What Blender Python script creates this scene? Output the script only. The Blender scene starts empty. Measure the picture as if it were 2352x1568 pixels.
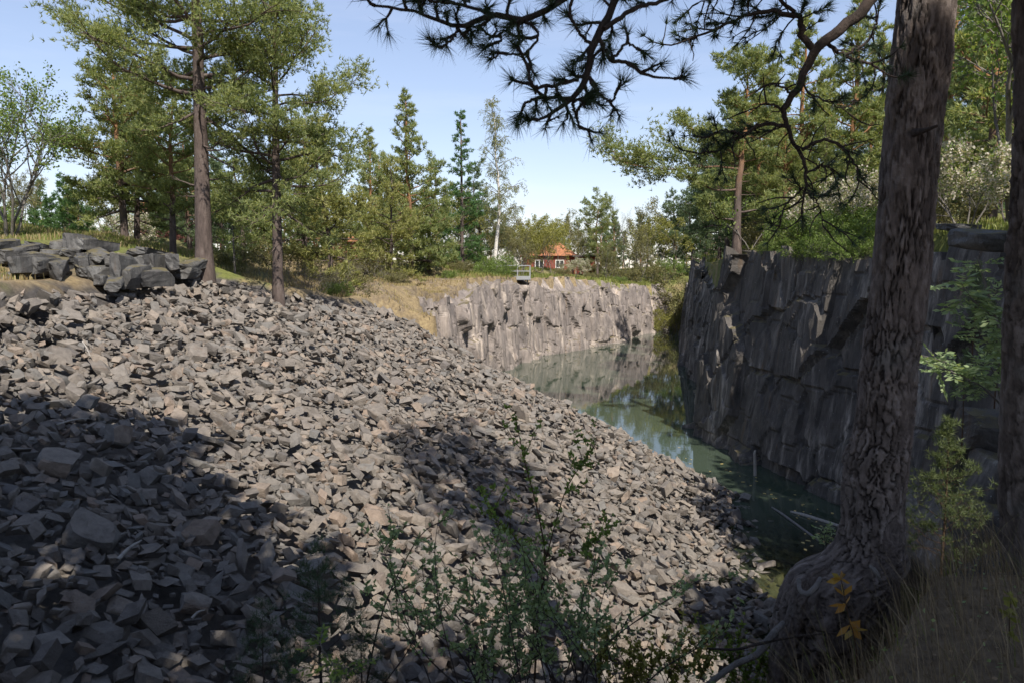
import bpy, math, random
import numpy as np
from mathutils import Vector

# ------------------------------------------------------------------ camera, sky, sun
sc = bpy.context.scene
COL = sc.collection
EYE = np.array([0.0, 0.0, 8.0])
FPX = 1829.0                                   # focal length in 2352-px picture units (28 mm on 36 mm)
PITCH = math.atan((784 - 620) / FPX)
cam_d = bpy.data.cameras.new('camera')
cam_d.lens = 28.0
cam_d.sensor_width = 36.0
cam_d.clip_start = 0.05
cam_d.clip_end = 3000
cam_d.dof.use_dof = True
cam_d.dof.focus_distance = 26.0
cam_d.dof.aperture_fstop = 9.0
cam = bpy.data.objects.new('camera', cam_d)
COL.objects.link(cam)
cam.location = EYE
cam.rotation_euler = (math.pi / 2 - PITCH, 0, 0)
sc.camera = cam

SUN_EL = math.radians(49)
SH = np.array([0.33, -0.944])                   # horizontal direction towards the sun
SH /= np.linalg.norm(SH)
SUN = Vector((SH[0] * math.cos(SUN_EL), SH[1] * math.cos(SUN_EL), math.sin(SUN_EL)))
sun_d = bpy.data.lights.new('sun', 'SUN')
sun_d.energy = 3.8
sun_d.angle = math.radians(0.53)
sun_d.color = (1.0, 0.93, 0.83)
sun_o = bpy.data.objects.new('sun', sun_d)
COL.objects.link(sun_o)
sun_o.rotation_euler = SUN.to_track_quat('Z', 'Y').to_euler()

world = bpy.data.worlds.new('World')
sc.world = world
world.use_nodes = True
wn = world.node_tree
wn.nodes.clear()
sky = wn.nodes.new('ShaderNodeTexSky')
sky.sky_type = 'NISHITA'
sky.sun_disc = False
sky.sun_elevation = SUN_EL
sky.sun_rotation = math.atan2(SH[0], SH[1])
sky.air_density = 1.0
sky.dust_density = 0.25
sky.ozone_density = 2.6
bg = wn.nodes.new('ShaderNodeBackground')
bg.inputs['Strength'].default_value = 0.100
wo = wn.nodes.new('ShaderNodeOutputWorld')
# a few faint cirrus streaks high in the sky, all the way round
tc = wn.nodes.new('ShaderNodeTexCoord')
mp = wn.nodes.new('ShaderNodeMapping')
mp.inputs['Rotation'].default_value = (0.0, 0.25, 0.3)
mp.inputs['Scale'].default_value = (1.2, 1.2, 9.0)
nz = wn.nodes.new('ShaderNodeTexNoise')
nz.inputs['Scale'].default_value = 1.6
nz.inputs['Detail'].default_value = 7
nz.inputs['Roughness'].default_value = 0.6
mr = wn.nodes.new('ShaderNodeMapRange')
mr.inputs['From Min'].default_value = 0.52
mr.inputs['From Max'].default_value = 0.8
mr.inputs['To Max'].default_value = 0.15
mx = wn.nodes.new('ShaderNodeMix')
mx.data_type = 'RGBA'
mx.inputs['B'].default_value = (6.2, 6.5, 7.0, 1)
wn.links.new(tc.outputs['Generated'], mp.inputs['Vector'])
wn.links.new(mp.outputs['Vector'], nz.inputs['Vector'])
wn.links.new(nz.outputs['Fac'], mr.inputs['Value'])
wn.links.new(mr.outputs['Result'], mx.inputs['Factor'])
# evened between zenith and horizon, the same all the way round
lv = [wn.nodes.new('ShaderNodeMix') for _ in range(2)]
for k_, v_ in zip(lv, (1 / 3.2, 3.2)):
    k_.data_type = 'RGBA'; k_.blend_type = 'MULTIPLY'; k_.inputs['Factor'].default_value = 1.0; k_.inputs['B'].default_value = (v_, v_, v_, 1)
gm = wn.nodes.new('ShaderNodeGamma'); gm.inputs['Gamma'].default_value = 0.72
wn.links.new(sky.outputs['Color'], lv[0].inputs['A']); wn.links.new(lv[0].outputs['Result'], gm.inputs['Color']); wn.links.new(gm.outputs['Color'], lv[1].inputs['A'])
wn.links.new(lv[1].outputs['Result'], mx.inputs['A'])
tint = wn.nodes.new('ShaderNodeMix'); tint.data_type = 'RGBA'; tint.blend_type = 'MULTIPLY'; tint.inputs['Factor'].default_value = 1.0
tint.inputs['B'].default_value = (1.0, 0.935, 0.99, 1)
wn.links.new(mx.outputs['Result'], tint.inputs['A'])
wn.links.new(tint.outputs['Result'], bg.inputs['Color'])
wn.links.new(bg.outputs['Background'], wo.inputs['Surface'])

sc.view_settings.view_transform = 'Standard'
sc.view_settings.look = 'None'
sc.view_settings.exposure = 1.0
sc.view_settings.gamma = 1.0
sc.view_settings.use_curve_mapping = False
sc.render.engine = 'CYCLES'
sc.cycles.use_denoising = True
sc.cycles.max_bounces = 6
sc.cycles.transparent_max_bounces = 8

# ------------------------------------------------------------------ helpers
def ray(px, py):
    a = (px - 1176.0) / FPX
    b = (784.0 - py) / FPX
    c, s = math.cos(PITCH), math.sin(PITCH)
    return np.array([a, c + b * s, -s + b * c])

def W(px, py, d):
    """The place seen at a point of the photograph, d metres ahead of the viewpoint."""
    r = ray(px, py)
    return EYE + r * (d / r[1])

def project(P):
    P = np.asarray(P, float) - EYE
    c, s = math.cos(PITCH), math.sin(PITCH)
    zf = P[..., 1] * c - P[..., 2] * s
    yu = P[..., 1] * s + P[..., 2] * c
    return 1176 + FPX * P[..., 0] / zf, 784 - FPX * yu / zf, zf

def h2(ix, iy, seed):
    n = (ix.astype(np.int64) * 374761393 + iy.astype(np.int64) * 668265263 + seed * 974711) & 0x7fffffff
    n = ((n ^ (n >> 13)) * 1274126177) & 0x7fffffff
    return ((n ^ (n >> 16)) & 0xffffff) / float(0xffffff)

def vnoise(x, y, seed=0):
    x = np.asarray(x, float); y = np.asarray(y, float)
    ix = np.floor(x); iy = np.floor(y)
    fx = x - ix; fy = y - iy
    fx = fx * fx * (3 - 2 * fx); fy = fy * fy * (3 - 2 * fy)
    a = h2(ix, iy, seed); b = h2(ix + 1, iy, seed); c = h2(ix, iy + 1, seed); d = h2(ix + 1, iy + 1, seed)
    return (a * (1 - fx) + b * fx) * (1 - fy) + (c * (1 - fx) + d * fx) * fy - 0.5

def fbm(x, y, seed=0, o=4):
    s = 0; a = 1.0; f = 1.0
    for i in range(o):
        s = s + a * vnoise(np.asarray(x) * f, np.asarray(y) * f, seed + 17 * i)
        a *= 0.5; f *= 2.07
    return s

def worley(x, y, seed=0, jit=0.85):
    ix = np.floor(x); iy = np.floor(y)
    F1 = np.full(x.shape, 9.0); F2 = np.full(x.shape, 9.0); ID = np.zeros(x.shape)
    for dx in (-1, 0, 1):
        for dy in (-1, 0, 1):
            cx = ix + dx; cy = iy + dy
            ox = cx + 0.5 + jit * (h2(cx, cy, seed) - 0.5)
            oy = cy + 0.5 + jit * (h2(cx, cy, seed + 5) - 0.5)
            d = np.hypot(x - ox, y - oy)
            idd = h2(cx, cy, seed + 11)
            m = d < F1
            F2 = np.where(m, F1, np.minimum(F2, d))
            ID = np.where(m, idd, ID)
            F1 = np.where(m, d, F1)
    return F1, F2, ID

class MB:
    """Collects geometry, then links it as one mesh object."""
    def __init__(s):
        s.V = []; s.F = []; s.n = 0
    def add(s, V, F, mat=0):
        V = np.asarray(V, float).reshape(-1, 3)
        F = np.asarray(F, np.int64)
        s.V.append(V); s.F.append((F + s.n, mat)); s.n += len(V)
    def mesh(s, name, mats, smooth=False):
        me = bpy.data.meshes.new(name)
        if s.n:
            V = np.concatenate(s.V)
            me.vertices.add(len(V))
            me.vertices.foreach_set('co', V.astype(np.float32).ravel())
            li = np.concatenate([f.ravel() for f, m in s.F])
            tot = np.concatenate([np.full(len(f), f.shape[1]) for f, m in s.F])
            mi = np.concatenate([np.full(len(f), m) for f, m in s.F])
            st = np.concatenate([[0], np.cumsum(tot)[:-1]])
            me.loops.add(len(li))
            me.loops.foreach_set('vertex_index', li.astype(np.int32))
            me.polygons.add(len(tot))
            me.polygons.foreach_set('loop_start', st.astype(np.int32))
            me.polygons.foreach_set('material_index', mi.astype(np.int32))
            if smooth:
                me.polygons.foreach_set('use_smooth', np.ones(len(tot), bool))
            else:
                me.polygons.foreach_set('use_smooth', np.zeros(len(tot), bool))
            me.update(calc_edges=True)
            me.validate()
        for m in (mats if isinstance(mats, (list, tuple)) else [mats]):
            me.materials.append(m)
        return me
    def build(s, name, mats, parent=None, smooth=False, loc=None):
        return put(name, s.mesh(name, mats, smooth), parent, loc)

def put(name, me, parent=None, loc=None):
    o = bpy.data.objects.new(name, me)
    COL.objects.link(o)
    if parent is not None:
        o.parent = parent
    if loc is not None:
        o.location = loc
    return o

def tag(o, label=None, cat=None, group=None, kind=None):
    if label: o['label'] = label
    if cat: o['category'] = cat
    if group: o['group'] = group
    if kind: o['kind'] = kind
    return o

def thing(name, loc, label, cat, group=None, rz=0.0, scale=None):
    o = bpy.data.objects.new(name, None)
    o.empty_display_size = 0.2
    COL.objects.link(o)
    o.location = [float(v) for v in loc]
    o.rotation_euler = (0, 0, rz)
    if scale is not None:
        o.scale = scale if hasattr(scale, '__len__') else (scale,) * 3
    return tag(o, label, cat, group)

def unit(v):
    v = np.asarray(v, float)
    return v / np.maximum(np.linalg.norm(v, axis=-1, keepdims=True), 1e-9)

def tube(mb, P, R, sides=6, mat=0, cap=True, disp=None, level=False):
    P = np.asarray(P, float); n = len(P)
    R = np.broadcast_to(np.asarray(R, float), (n,))
    T = np.gradient(P, axis=0); T = unit(T)
    ref = np.array([0, 0, 1.0]) if abs(T[0][2]) < 0.9 else np.array([1.0, 0, 0])
    N = np.zeros((n, 3)); u = unit(np.cross(T[0], ref)); N[0] = u
    for i in range(1, n):
        u = N[i - 1] - T[i] * np.dot(N[i - 1], T[i]); N[i] = u / max(np.linalg.norm(u), 1e-9)
    B = np.cross(T, N)
    if level:                                            # level rings, for a stem that flares at the foot
        N[:] = (1, 0, 0); B[:] = (0, 1, 0)
    th = np.linspace(0, 2 * np.pi, sides, endpoint=False)
    rr = R[:, None] * np.ones((1, sides))
    if disp is not None:
        rr = rr + disp
    V = P[:, None, :] + rr[..., None] * (np.cos(th)[None, :, None] * N[:, None, :] + np.sin(th)[None, :, None] * B[:, None, :])
    V = V.reshape(-1, 3)
    i = np.arange(n - 1)[:, None] * sides; j = np.arange(sides)[None, :]; k = (j + 1) % sides
    F = np.stack([i + j, i + k, i + sides + k, i + sides + j], -1).reshape(-1, 4)
    mb.add(V, F, mat)
    if cap:
        mb.add([P[-1] + T[-1] * R[-1] * 0.3], np.zeros((0, 3), int), mat)
        a = mb.n - 1; o = mb.n - 1 - sides
        jj = np.arange(sides)
        mb.F.append((np.stack([o + jj, o + (jj + 1) % sides, np.full(sides, a)], -1), mat))

def smooth_path(P, R, n):
    """Catmull-Rom through the points, radii along with them."""
    P = np.asarray(P, float); R = np.asarray(R, float)
    Q = np.vstack([2 * P[0] - P[1], P, 2 * P[-1] - P[-2]])
    t = np.linspace(0, len(P) - 1 - 1e-6, n); i = t.astype(int); f = (t - i)[:, None]
    a, b, c, d = Q[i], Q[i + 1], Q[i + 2], Q[i + 3]
    out = 0.5 * (2 * b + (c - a) * f + (2 * a - 5 * b + 4 * c - d) * f ** 2 + (3 * b - a - 3 * c + d) * f ** 3)
    return out, np.interp(t, np.arange(len(R)), R)

def box(mb, c, s, mat=0, rz=0.0, R=None):
    x, y, z = np.array(s, float) / 2
    V = np.array([[-x, -y, -z], [x, -y, -z], [x, y, -z], [-x, y, -z], [-x, -y, z], [x, -y, z], [x, y, z], [-x, y, z]])
    if rz:
        cs, sn = math.cos(rz), math.sin(rz)
        V = V @ np.array([[cs, sn, 0], [-sn, cs, 0], [0, 0, 1]])
    if R is not None:
        V = V @ R.T
    mb.add(V + np.asarray(c, float), [[0, 3, 2, 1], [4, 5, 6, 7], [0, 1, 5, 4], [1, 2, 6, 5], [2, 3, 7, 6], [3, 0, 4, 7]], mat)

# ------------------------------------------------------------------ materials
def mat(name):
    m = bpy.data.materials.new(name)
    m.use_nodes = True
    nt = m.node_tree
    for n in list(nt.nodes): nt.nodes.remove(n)
    out = nt.nodes.new('ShaderNodeOutputMaterial')
    bs = nt.nodes.new('ShaderNodeBsdfPrincipled')
    nt.links.new(bs.outputs[0], out.inputs['Surface'])
    return m, nt, bs, out

def N(nt, t, **kw):
    n = nt.nodes.new(t)
    for k, v in kw.items():
        if k in n.inputs: n.inputs[k].default_value = v
        else: setattr(n, k, v)
    return n

def noise(nt, vec, scale, detail=5, rough=0.6, mscale=None):
    if mscale is not None:
        m = nt.nodes.new('ShaderNodeMapping'); m.inputs['Scale'].default_value = mscale
        nt.links.new(vec, m.inputs['Vector']); vec = m.outputs[0]
    n = nt.nodes.new('ShaderNodeTexNoise')
    n.inputs['Scale'].default_value = scale; n.inputs['Detail'].default_value = detail; n.inputs['Roughness'].default_value = rough
    nt.links.new(vec, n.inputs['Vector'])
    return n.outputs['Fac']

def ramp(nt, fac, stops):
    r = nt.nodes.new('ShaderNodeValToRGB')
    e = r.color_ramp.elements
    while len(e) < len(stops): e.new(0.5)
    for k, (p, c) in enumerate(stops):
        e[k].position = p
        e[k].color = (c[0], c[1], c[2], 1) if hasattr(c, '__len__') else (c, c, c, 1)
    nt.links.new(fac, r.inputs['Fac'])
    return r.outputs['Color']

def mixc(nt, fac, a, b, mode='MIX'):
    m = nt.nodes.new('ShaderNodeMix'); m.data_type = 'RGBA'; m.blend_type = mode
    for s, v in (('Factor', fac), ('A', a), ('B', b)):
        if hasattr(v, 'is_output'): nt.links.new(v, m.inputs[s])
        elif s == 'Factor': m.inputs[s].default_value = v
        else: m.inputs[s].default_value = (v[0], v[1], v[2], 1)
    return m.outputs['Result']

def math_(nt, op, a, b=0.0):
    m = nt.nodes.new('ShaderNodeMath'); m.operation = op
    for i, v in enumerate((a, b)):
        if hasattr(v, 'is_output'): nt.links.new(v, m.inputs[i])
        else: m.inputs[i].default_value = v
    return m.outputs[0]

def bump(nt, bs, h, strength=0.5, dist=0.02):
    b = nt.nodes.new('ShaderNodeBump'); b.inputs['Strength'].default_value = strength; b.inputs['Distance'].default_value = dist
    nt.links.new(h, b.inputs['Height']); nt.links.new(b.outputs[0], bs.inputs['Normal'])

def pos(nt):
    return nt.nodes.new('ShaderNodeNewGeometry').outputs['Position']

def objrand(nt):
    g = nt.nodes.new('ShaderNodeNewGeometry'); o = nt.nodes.new('ShaderNodeObjectInfo')
    return math_(nt, 'FRACT', math_(nt, 'ADD', g.outputs['Random Per Island'], o.outputs['Random']))

def m_stone(name='stone_grey', cols=None, rough=0.85):
    m, nt, bs, _ = mat(name)
    p = pos(nt); r = objrand(nt)
    base = ramp(nt, r, cols or [(0.0, (0.148, 0.133, 0.120)), (0.3, (0.232, 0.202, 0.173)), (0.6, (0.177, 0.168, 0.156)), (0.85, (0.273, 0.233, 0.194)), (0.96, (0.277, 0.212, 0.165)), (1.0, (0.123, 0.121, 0.120))])
    n1 = noise(nt, p, 7.0, 6, 0.65)
    c = mixc(nt, 1.0, base, ramp(nt, n1, [(0.25, 0.62), (0.55, 1.0), (0.8, 1.25)]), 'MULTIPLY')
    sp = noise(nt, p, 55.0, 3, 0.7)
    c = mixc(nt, ramp(nt, sp, [(0.64, 0.0), (0.74, 0.5)]), c, (0.42, 0.40, 0.37))
    nt.links.new(c, bs.inputs['Base Color'])
    bs.inputs['Roughness'].default_value = rough
    bs.inputs['Specular IOR Level'].default_value = 0.3
    rs_ = noise(nt, p, 3.1, 5, 0.6)
    c2 = mixc(nt, ramp(nt, rs_, [(0.58, 0.0), (0.70, 0.55)]), c, (0.15, 0.105, 0.075))
    li = noise(nt, p, 19.0, 4, 0.6)
    c2 = mixc(nt, ramp(nt, li, [(0.62, 0.0), (0.70, 0.45)]), c2, (0.26, 0.255, 0.235))
    nt.links.new(c2, bs.inputs['Base Color'])
    bump(nt, bs, math_(nt, 'ADD', noise(nt, p, 14.0, 8, 0.75), math_(nt, 'MULTIPLY', noise(nt, p, 60.0, 4, 0.7), 0.4)), 1.0, 0.045)
    return m

def m_rock(name, dark, light, streak, streak_amt, orange=0.25, bs_scale=1.0):
    m, nt, bs, _ = mat(name)
    p = pos(nt)
    n1 = noise(nt, p, 0.9 * bs_scale, 7, 0.65)
    c = ramp(nt, n1, [(0.3, dark), (0.7, light)])
    s = noise(nt, p, 1.5 * bs_scale, 5, 0.6, (1.0, 1.0, 0.07))
    s2 = noise(nt, p, 5.0 * bs_scale, 5, 0.7, (1.0, 1.0, 0.1))
    big = noise(nt, p, 0.35 * bs_scale, 3, 0.5)
    f = math_(nt, 'MULTIPLY', ramp(nt, s, [(0.48, 0.0), (0.62, 1.0)]), ramp(nt, s2, [(0.4, 0.1), (0.6, 1.0)]))
    f = math_(nt, 'MULTIPLY', f, ramp(nt, big, [(0.4, 0.15), (0.62, 1.0)]))
    f = math_(nt, 'MULTIPLY', f, streak_amt)
    c = mixc(nt, f, c, streak)
    o = noise(nt, p, 2.4 * bs_scale, 5, 0.6, (1.0, 1.0, 0.2))
    of = math_(nt, 'MULTIPLY', ramp(nt, o, [(0.6, 0.0), (0.72, 1.0)]), orange)
    c = mixc(nt, of, c, (0.20, 0.115, 0.05))
    k = noise(nt, p, 7.0 * bs_scale, 6, 0.7, (1.0, 1.0, 0.25))
    c = mixc(nt, 1.0, c, ramp(nt, k, [(0.3, 0.6), (0.5, 1.0), (0.75, 1.2)]), 'MULTIPLY')
    spot = noise(nt, p, 14.0, 2, 0.5)
    c = mixc(nt, ramp(nt, spot, [(0.71, 0.0), (0.75, 0.7)]), c, (0.33, 0.34, 0.32))
    # moss and dry grass on the flat tops
    g = nt.nodes.new('ShaderNodeNewGeometry'); sx = nt.nodes.new('ShaderNodeSeparateXYZ')
    nt.links.new(g.outputs['True Normal'], sx.inputs[0])
    up = ramp(nt, sx.outputs['Z'], [(0.6, 0.0), (0.85, 0.85)])
    mossf = math_(nt, 'MULTIPLY', up, ramp(nt, noise(nt, p, 2.2, 4, 0.6), [(0.42, 0.0), (0.55, 1.0)]))
    c = mixc(nt, mossf, c, (0.12, 0.10, 0.045))
    nt.links.new(c, bs.inputs['Base Color'])
    bs.inputs['Roughness'].default_value = 0.8
    bs.inputs['Specular IOR Level'].default_value = 0.35
    bump(nt, bs, math_(nt, 'ADD', noise(nt, p, 9.0, 8, 0.7, (1, 1, 0.35)), noise(nt, p, 30.0, 5, 0.7)), 0.7, 0.05)
    return m

def m_leaf(name, stops, trans=0.35, rough=0.5, nscale=0.8):
    m, nt, bs, out = mat(name)
    r = objrand(nt)
    n = noise(nt, pos(nt), nscale, 3, 0.5)
    f = math_(nt, 'ADD', math_(nt, 'MULTIPLY', r, 0.55), math_(nt, 'MULTIPLY', n, 0.45))
    c = ramp(nt, f, stops)
    nt.links.new(c, bs.inputs['Base Color'])
    bs.inputs['Roughness'].default_value = rough
    bs.inputs['Specular IOR Level'].default_value = 0.25
    t = nt.nodes.new('ShaderNodeBsdfTranslucent')
    nt.links.new(mixc(nt, 1.0, c, (1.25, 1.2, 0.6), 'MULTIPLY'), t.inputs['Color'])
    ms = nt.nodes.new('ShaderNodeMixShader'); ms.inputs[0].default_value = trans
    nt.links.new(bs.outputs[0], ms.inputs[1]); nt.links.new(t.outputs[0], ms.inputs[2])
    nt.links.new(ms.outputs[0], out.inputs['Surface'])
    return m

def m_bark(name, stops, scale=9.0, zs=0.25, hi=None):
    m, nt, bs, _ = mat(name)
    tcn = nt.nodes.new('ShaderNodeTexCoord'); p = tcn.outputs['Object']
    n1 = noise(nt, p, scale, 7, 0.68, (1, 1, zs))
    c = ramp(nt, n1, stops)
    if hi is not None:                                   # pines turn orange higher up the stem
        sx = nt.nodes.new('ShaderNodeSeparateXYZ'); nt.links.new(p, sx.inputs[0])
        z = math_(nt, 'ADD', sx.outputs['Z'], math_(nt, 'MULTIPLY', noise(nt, p, 1.3, 4, 0.6), 3.0))
        mrn = N(nt, 'ShaderNodeMapRange'); nt.links.new(z, mrn.inputs['Value'])
        mrn.inputs['From Min'].default_value = hi[0]; mrn.inputs['From Max'].default_value = hi[1]
        c = mixc(nt, mrn.outputs[0], c, mixc(nt, n1, (0.16, 0.075, 0.035), (0.34, 0.19, 0.10)))
    nt.links.new(c, bs.inputs['Base Color'])
    bs.inputs['Roughness'].default_value = 0.9
    bs.inputs['Specular IOR Level'].default_value = 0.2
    bump(nt, bs, math_(nt, 'ADD', n1, noise(nt, p, scale * 5, 6, 0.7, (1, 1, 0.5))), 0.9, 0.03)
    return m

def m_plain(name, col, rough=0.6, var=0.25, scale=6.0, metal=0.0, mscale=None):
    m, nt, bs, _ = mat(name)
    n = noise(nt, pos(nt), scale, 5, 0.6, mscale)
    lo = tuple(v * (1 - var) for v in col); hi = tuple(v * (1 + var) for v in col)
    nt.links.new(ramp(nt, n, [(0.3, lo), (0.7, hi)]), bs.inputs['Base Color'])
    bs.inputs['Roughness'].default_value = rough; bs.inputs['Metallic'].default_value = metal
    return m

M = {}
M['stone'] = m_stone()
M['block'] = m_rock('outcrop_rock', (0.051, 0.051, 0.051), (0.123, 0.119, 0.115), (0.221, 0.221, 0.212), 0.6, 0.15, 2.0)
M['cliff'] = m_rock('dark_cliff_rock', (0.044, 0.041, 0.038), (0.109, 0.097, 0.087), (0.424, 0.381, 0.333), 1.0, 0.35)
M['farwall'] = m_rock('far_cliff_rock', (0.115, 0.101, 0.096), (0.288, 0.247, 0.224), (0.508, 0.433, 0.365), 1.0, 0.4, 0.6)
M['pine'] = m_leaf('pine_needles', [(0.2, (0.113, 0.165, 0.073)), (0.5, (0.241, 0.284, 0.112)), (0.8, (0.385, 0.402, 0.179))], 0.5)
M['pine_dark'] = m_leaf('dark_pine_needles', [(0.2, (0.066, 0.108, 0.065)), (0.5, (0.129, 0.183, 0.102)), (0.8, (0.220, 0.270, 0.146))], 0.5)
M['pine_yellow'] = m_leaf('yellowish_pine_needles', [(0.2, (0.155, 0.179, 0.065)), (0.5, (0.299, 0.312, 0.110)), (0.8, (0.440, 0.418, 0.180))], 0.5)
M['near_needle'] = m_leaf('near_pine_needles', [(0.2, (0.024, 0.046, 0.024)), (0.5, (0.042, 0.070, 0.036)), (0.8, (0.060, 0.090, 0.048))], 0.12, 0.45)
M['young_needle'] = m_leaf('young_pine_needles', [(0.2, (0.06, 0.085, 0.035)), (0.5, (0.105, 0.135, 0.055)), (0.8, (0.15, 0.175, 0.08))], 0.4)
M['fir'] = m_leaf('fir_needles', [(0.2, (0.050, 0.113, 0.045)), (0.5, (0.101, 0.191, 0.068)), (0.8, (0.158, 0.259, 0.101))], 0.5)
M['leaf'] = m_leaf('spring_leaves', [(0.2, (0.085, 0.145, 0.031)), (0.5, (0.157, 0.230, 0.055)), (0.8, (0.242, 0.303, 0.097))], 0.45)
M['leaf_yellow'] = m_leaf('yellow_green_leaves', [(0.2, (0.145, 0.157, 0.036)), (0.5, (0.242, 0.242, 0.061)), (0.8, (0.327, 0.303, 0.109))], 0.45)
M['leaf_birch'] = m_leaf('birch_leaves', [(0.2, (0.133, 0.157, 0.055)), (0.5, (0.230, 0.242, 0.091)), (0.8, (0.315, 0.315, 0.145))], 0.45)
M['leaf_dull'] = m_leaf('dull_leaves', [(0.2, (0.109, 0.116, 0.048)), (0.5, (0.182, 0.176, 0.073)), (0.8, (0.242, 0.212, 0.103))], 0.4)
M['leaf_rowan'] = m_leaf('rowan_leaves', [(0.2, (0.150, 0.217, 0.106)), (0.5, (0.240, 0.316, 0.157)), (0.8, (0.360, 0.434, 0.240))], 0.4)
M['leaf_orange'] = m_leaf('orange_oak_leaves', [(0.2, (0.25, 0.12, 0.03)), (0.5, (0.34, 0.19, 0.05)), (0.8, (0.30, 0.23, 0.06))], 0.4)
M['blossom'] = m_leaf('white_blossom', [(0.2, (0.34, 0.31, 0.25)), (0.5, (0.48, 0.44, 0.37)), (0.8, (0.62, 0.58, 0.51))], 0.35)
M['bank_straw'] = m_leaf('bank_straw', [(0.2, (0.10, 0.072, 0.045)), (0.5, (0.20, 0.15, 0.095)), (0.8, (0.33, 0.26, 0.17))], 0.12)
M['litter_leaf'] = m_leaf('leaf_litter', [(0.2, (0.105, 0.076, 0.046)), (0.5, (0.189, 0.137, 0.084)), (0.8, (0.294, 0.210, 0.126))], 0.1)
M['grass_green'] = m_leaf('green_grass', [(0.2, (0.10, 0.14, 0.03)), (0.5, (0.17, 0.20, 0.05)), (0.8, (0.27, 0.26, 0.09))], 0.3)
M['grass_dry'] = m_leaf('dry_grass', [(0.2, (0.20, 0.15, 0.075)), (0.5, (0.32, 0.25, 0.13)), (0.8, (0.36, 0.32, 0.16))], 0.3)
def m_bark_near():
    m, nt, bs, _ = mat('near_pine_bark')
    p = nt.nodes.new('ShaderNodeTexCoord').outputs['Object']
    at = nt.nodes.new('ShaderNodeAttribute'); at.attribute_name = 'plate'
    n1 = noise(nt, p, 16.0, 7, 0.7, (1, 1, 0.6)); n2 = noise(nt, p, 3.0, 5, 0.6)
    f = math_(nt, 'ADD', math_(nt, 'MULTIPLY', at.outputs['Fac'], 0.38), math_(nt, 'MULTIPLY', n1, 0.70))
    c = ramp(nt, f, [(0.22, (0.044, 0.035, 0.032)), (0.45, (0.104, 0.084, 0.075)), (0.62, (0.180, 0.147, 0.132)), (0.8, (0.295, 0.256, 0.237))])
    c = mixc(nt, ramp(nt, n2, [(0.55, 0.0), (0.72, 0.55)]), c, (0.21, 0.20, 0.19))
    nt.links.new(c, bs.inputs['Base Color']); bs.inputs['Roughness'].default_value = 0.92; bs.inputs['Specular IOR Level'].default_value = 0.2
    bump(nt, bs, math_(nt, 'ADD', n1, noise(nt, p, 60.0, 6, 0.7, (1, 1, 0.5))), 1.0, 0.02)
    return m
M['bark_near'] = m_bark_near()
M['bark_pine'] = m_bark('pine_bark', [(0.3, (0.045, 0.036, 0.032)), (0.55, (0.11, 0.085, 0.075)), (0.8, (0.18, 0.155, 0.14))], 6.0, 0.3, (9.5, 14.0))
M['bark_orange'] = m_bark('orange_pine_bark', [(0.3, (0.045, 0.036, 0.032)), (0.55, (0.11, 0.085, 0.075)), (0.8, (0.22, 0.18, 0.155))], 6.0, 0.3, (4.0, 7.0))
M['bark_grey'] = m_bark('grey_bark', [(0.3, (0.09, 0.08, 0.07)), (0.55, (0.17, 0.155, 0.14)), (0.8, (0.26, 0.24, 0.21))], 8.0, 0.4)
M['bark_birch'] = m_bark('birch_bark', [(0.34, (0.05, 0.045, 0.04)), (0.42, (0.50, 0.47, 0.43)), (0.7, (0.72, 0.69, 0.64))], 5.0, 2.0)
M['twig'] = m_bark('dark_twig_bark', [(0.3, (0.036, 0.029, 0.026)), (0.7, (0.098, 0.075, 0.065))], 20.0, 0.5)
M['twig_red'] = m_bark('reddish_twig_bark', [(0.3, (0.05, 0.03, 0.02)), (0.7, (0.13, 0.08, 0.05))], 20.0, 0.5)
M['deadwood'] = m_bark('bleached_wood', [(0.3, (0.22, 0.20, 0.18)), (0.7, (0.48, 0.45, 0.40))], 12.0, 0.3)
M['oldwood'] = m_bark('grey_dead_wood', [(0.3, (0.12, 0.11, 0.105)), (0.7, (0.28, 0.26, 0.245))], 12.0, 0.3)
M['red_wood'] = m_plain('falun_red_boards', (0.21, 0.045, 0.030), 0.8, 0.3, 4.0, 0, (6, 6, 0.4))
M['dark_red'] = m_plain('dark_red_boards', (0.085, 0.026, 0.02), 0.85, 0.35, 4.0, 0, (6, 6, 0.4))  # darker red boards, for the left shed only
M['roof_tile'] = m_plain('orange_roof_tiles', (0.302, 0.122, 0.054), 0.8, 0.3, 3.0)
M['dark_roof'] = m_plain('dark_felt_roof', (0.07, 0.06, 0.055), 0.85)
M['white_paint'] = m_plain('white_paint', (0.74, 0.73, 0.70), 0.5, 0.06)
M['glass'] = m_plain('window_glass', (0.03, 0.035, 0.04), 0.08, 0.1)
M['steel'] = m_plain('galvanised_steel', (0.30, 0.31, 0.32), 0.55, 0.12, 8.0, 0.3)
M['black_pipe'] = m_plain('black_pipe', (0.02, 0.02, 0.022), 0.5)
M['float_leaf'] = m_plain('fallen_yellow_leaf', (0.48, 0.36, 0.13), 0.7, 0.3, 3.0)

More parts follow.
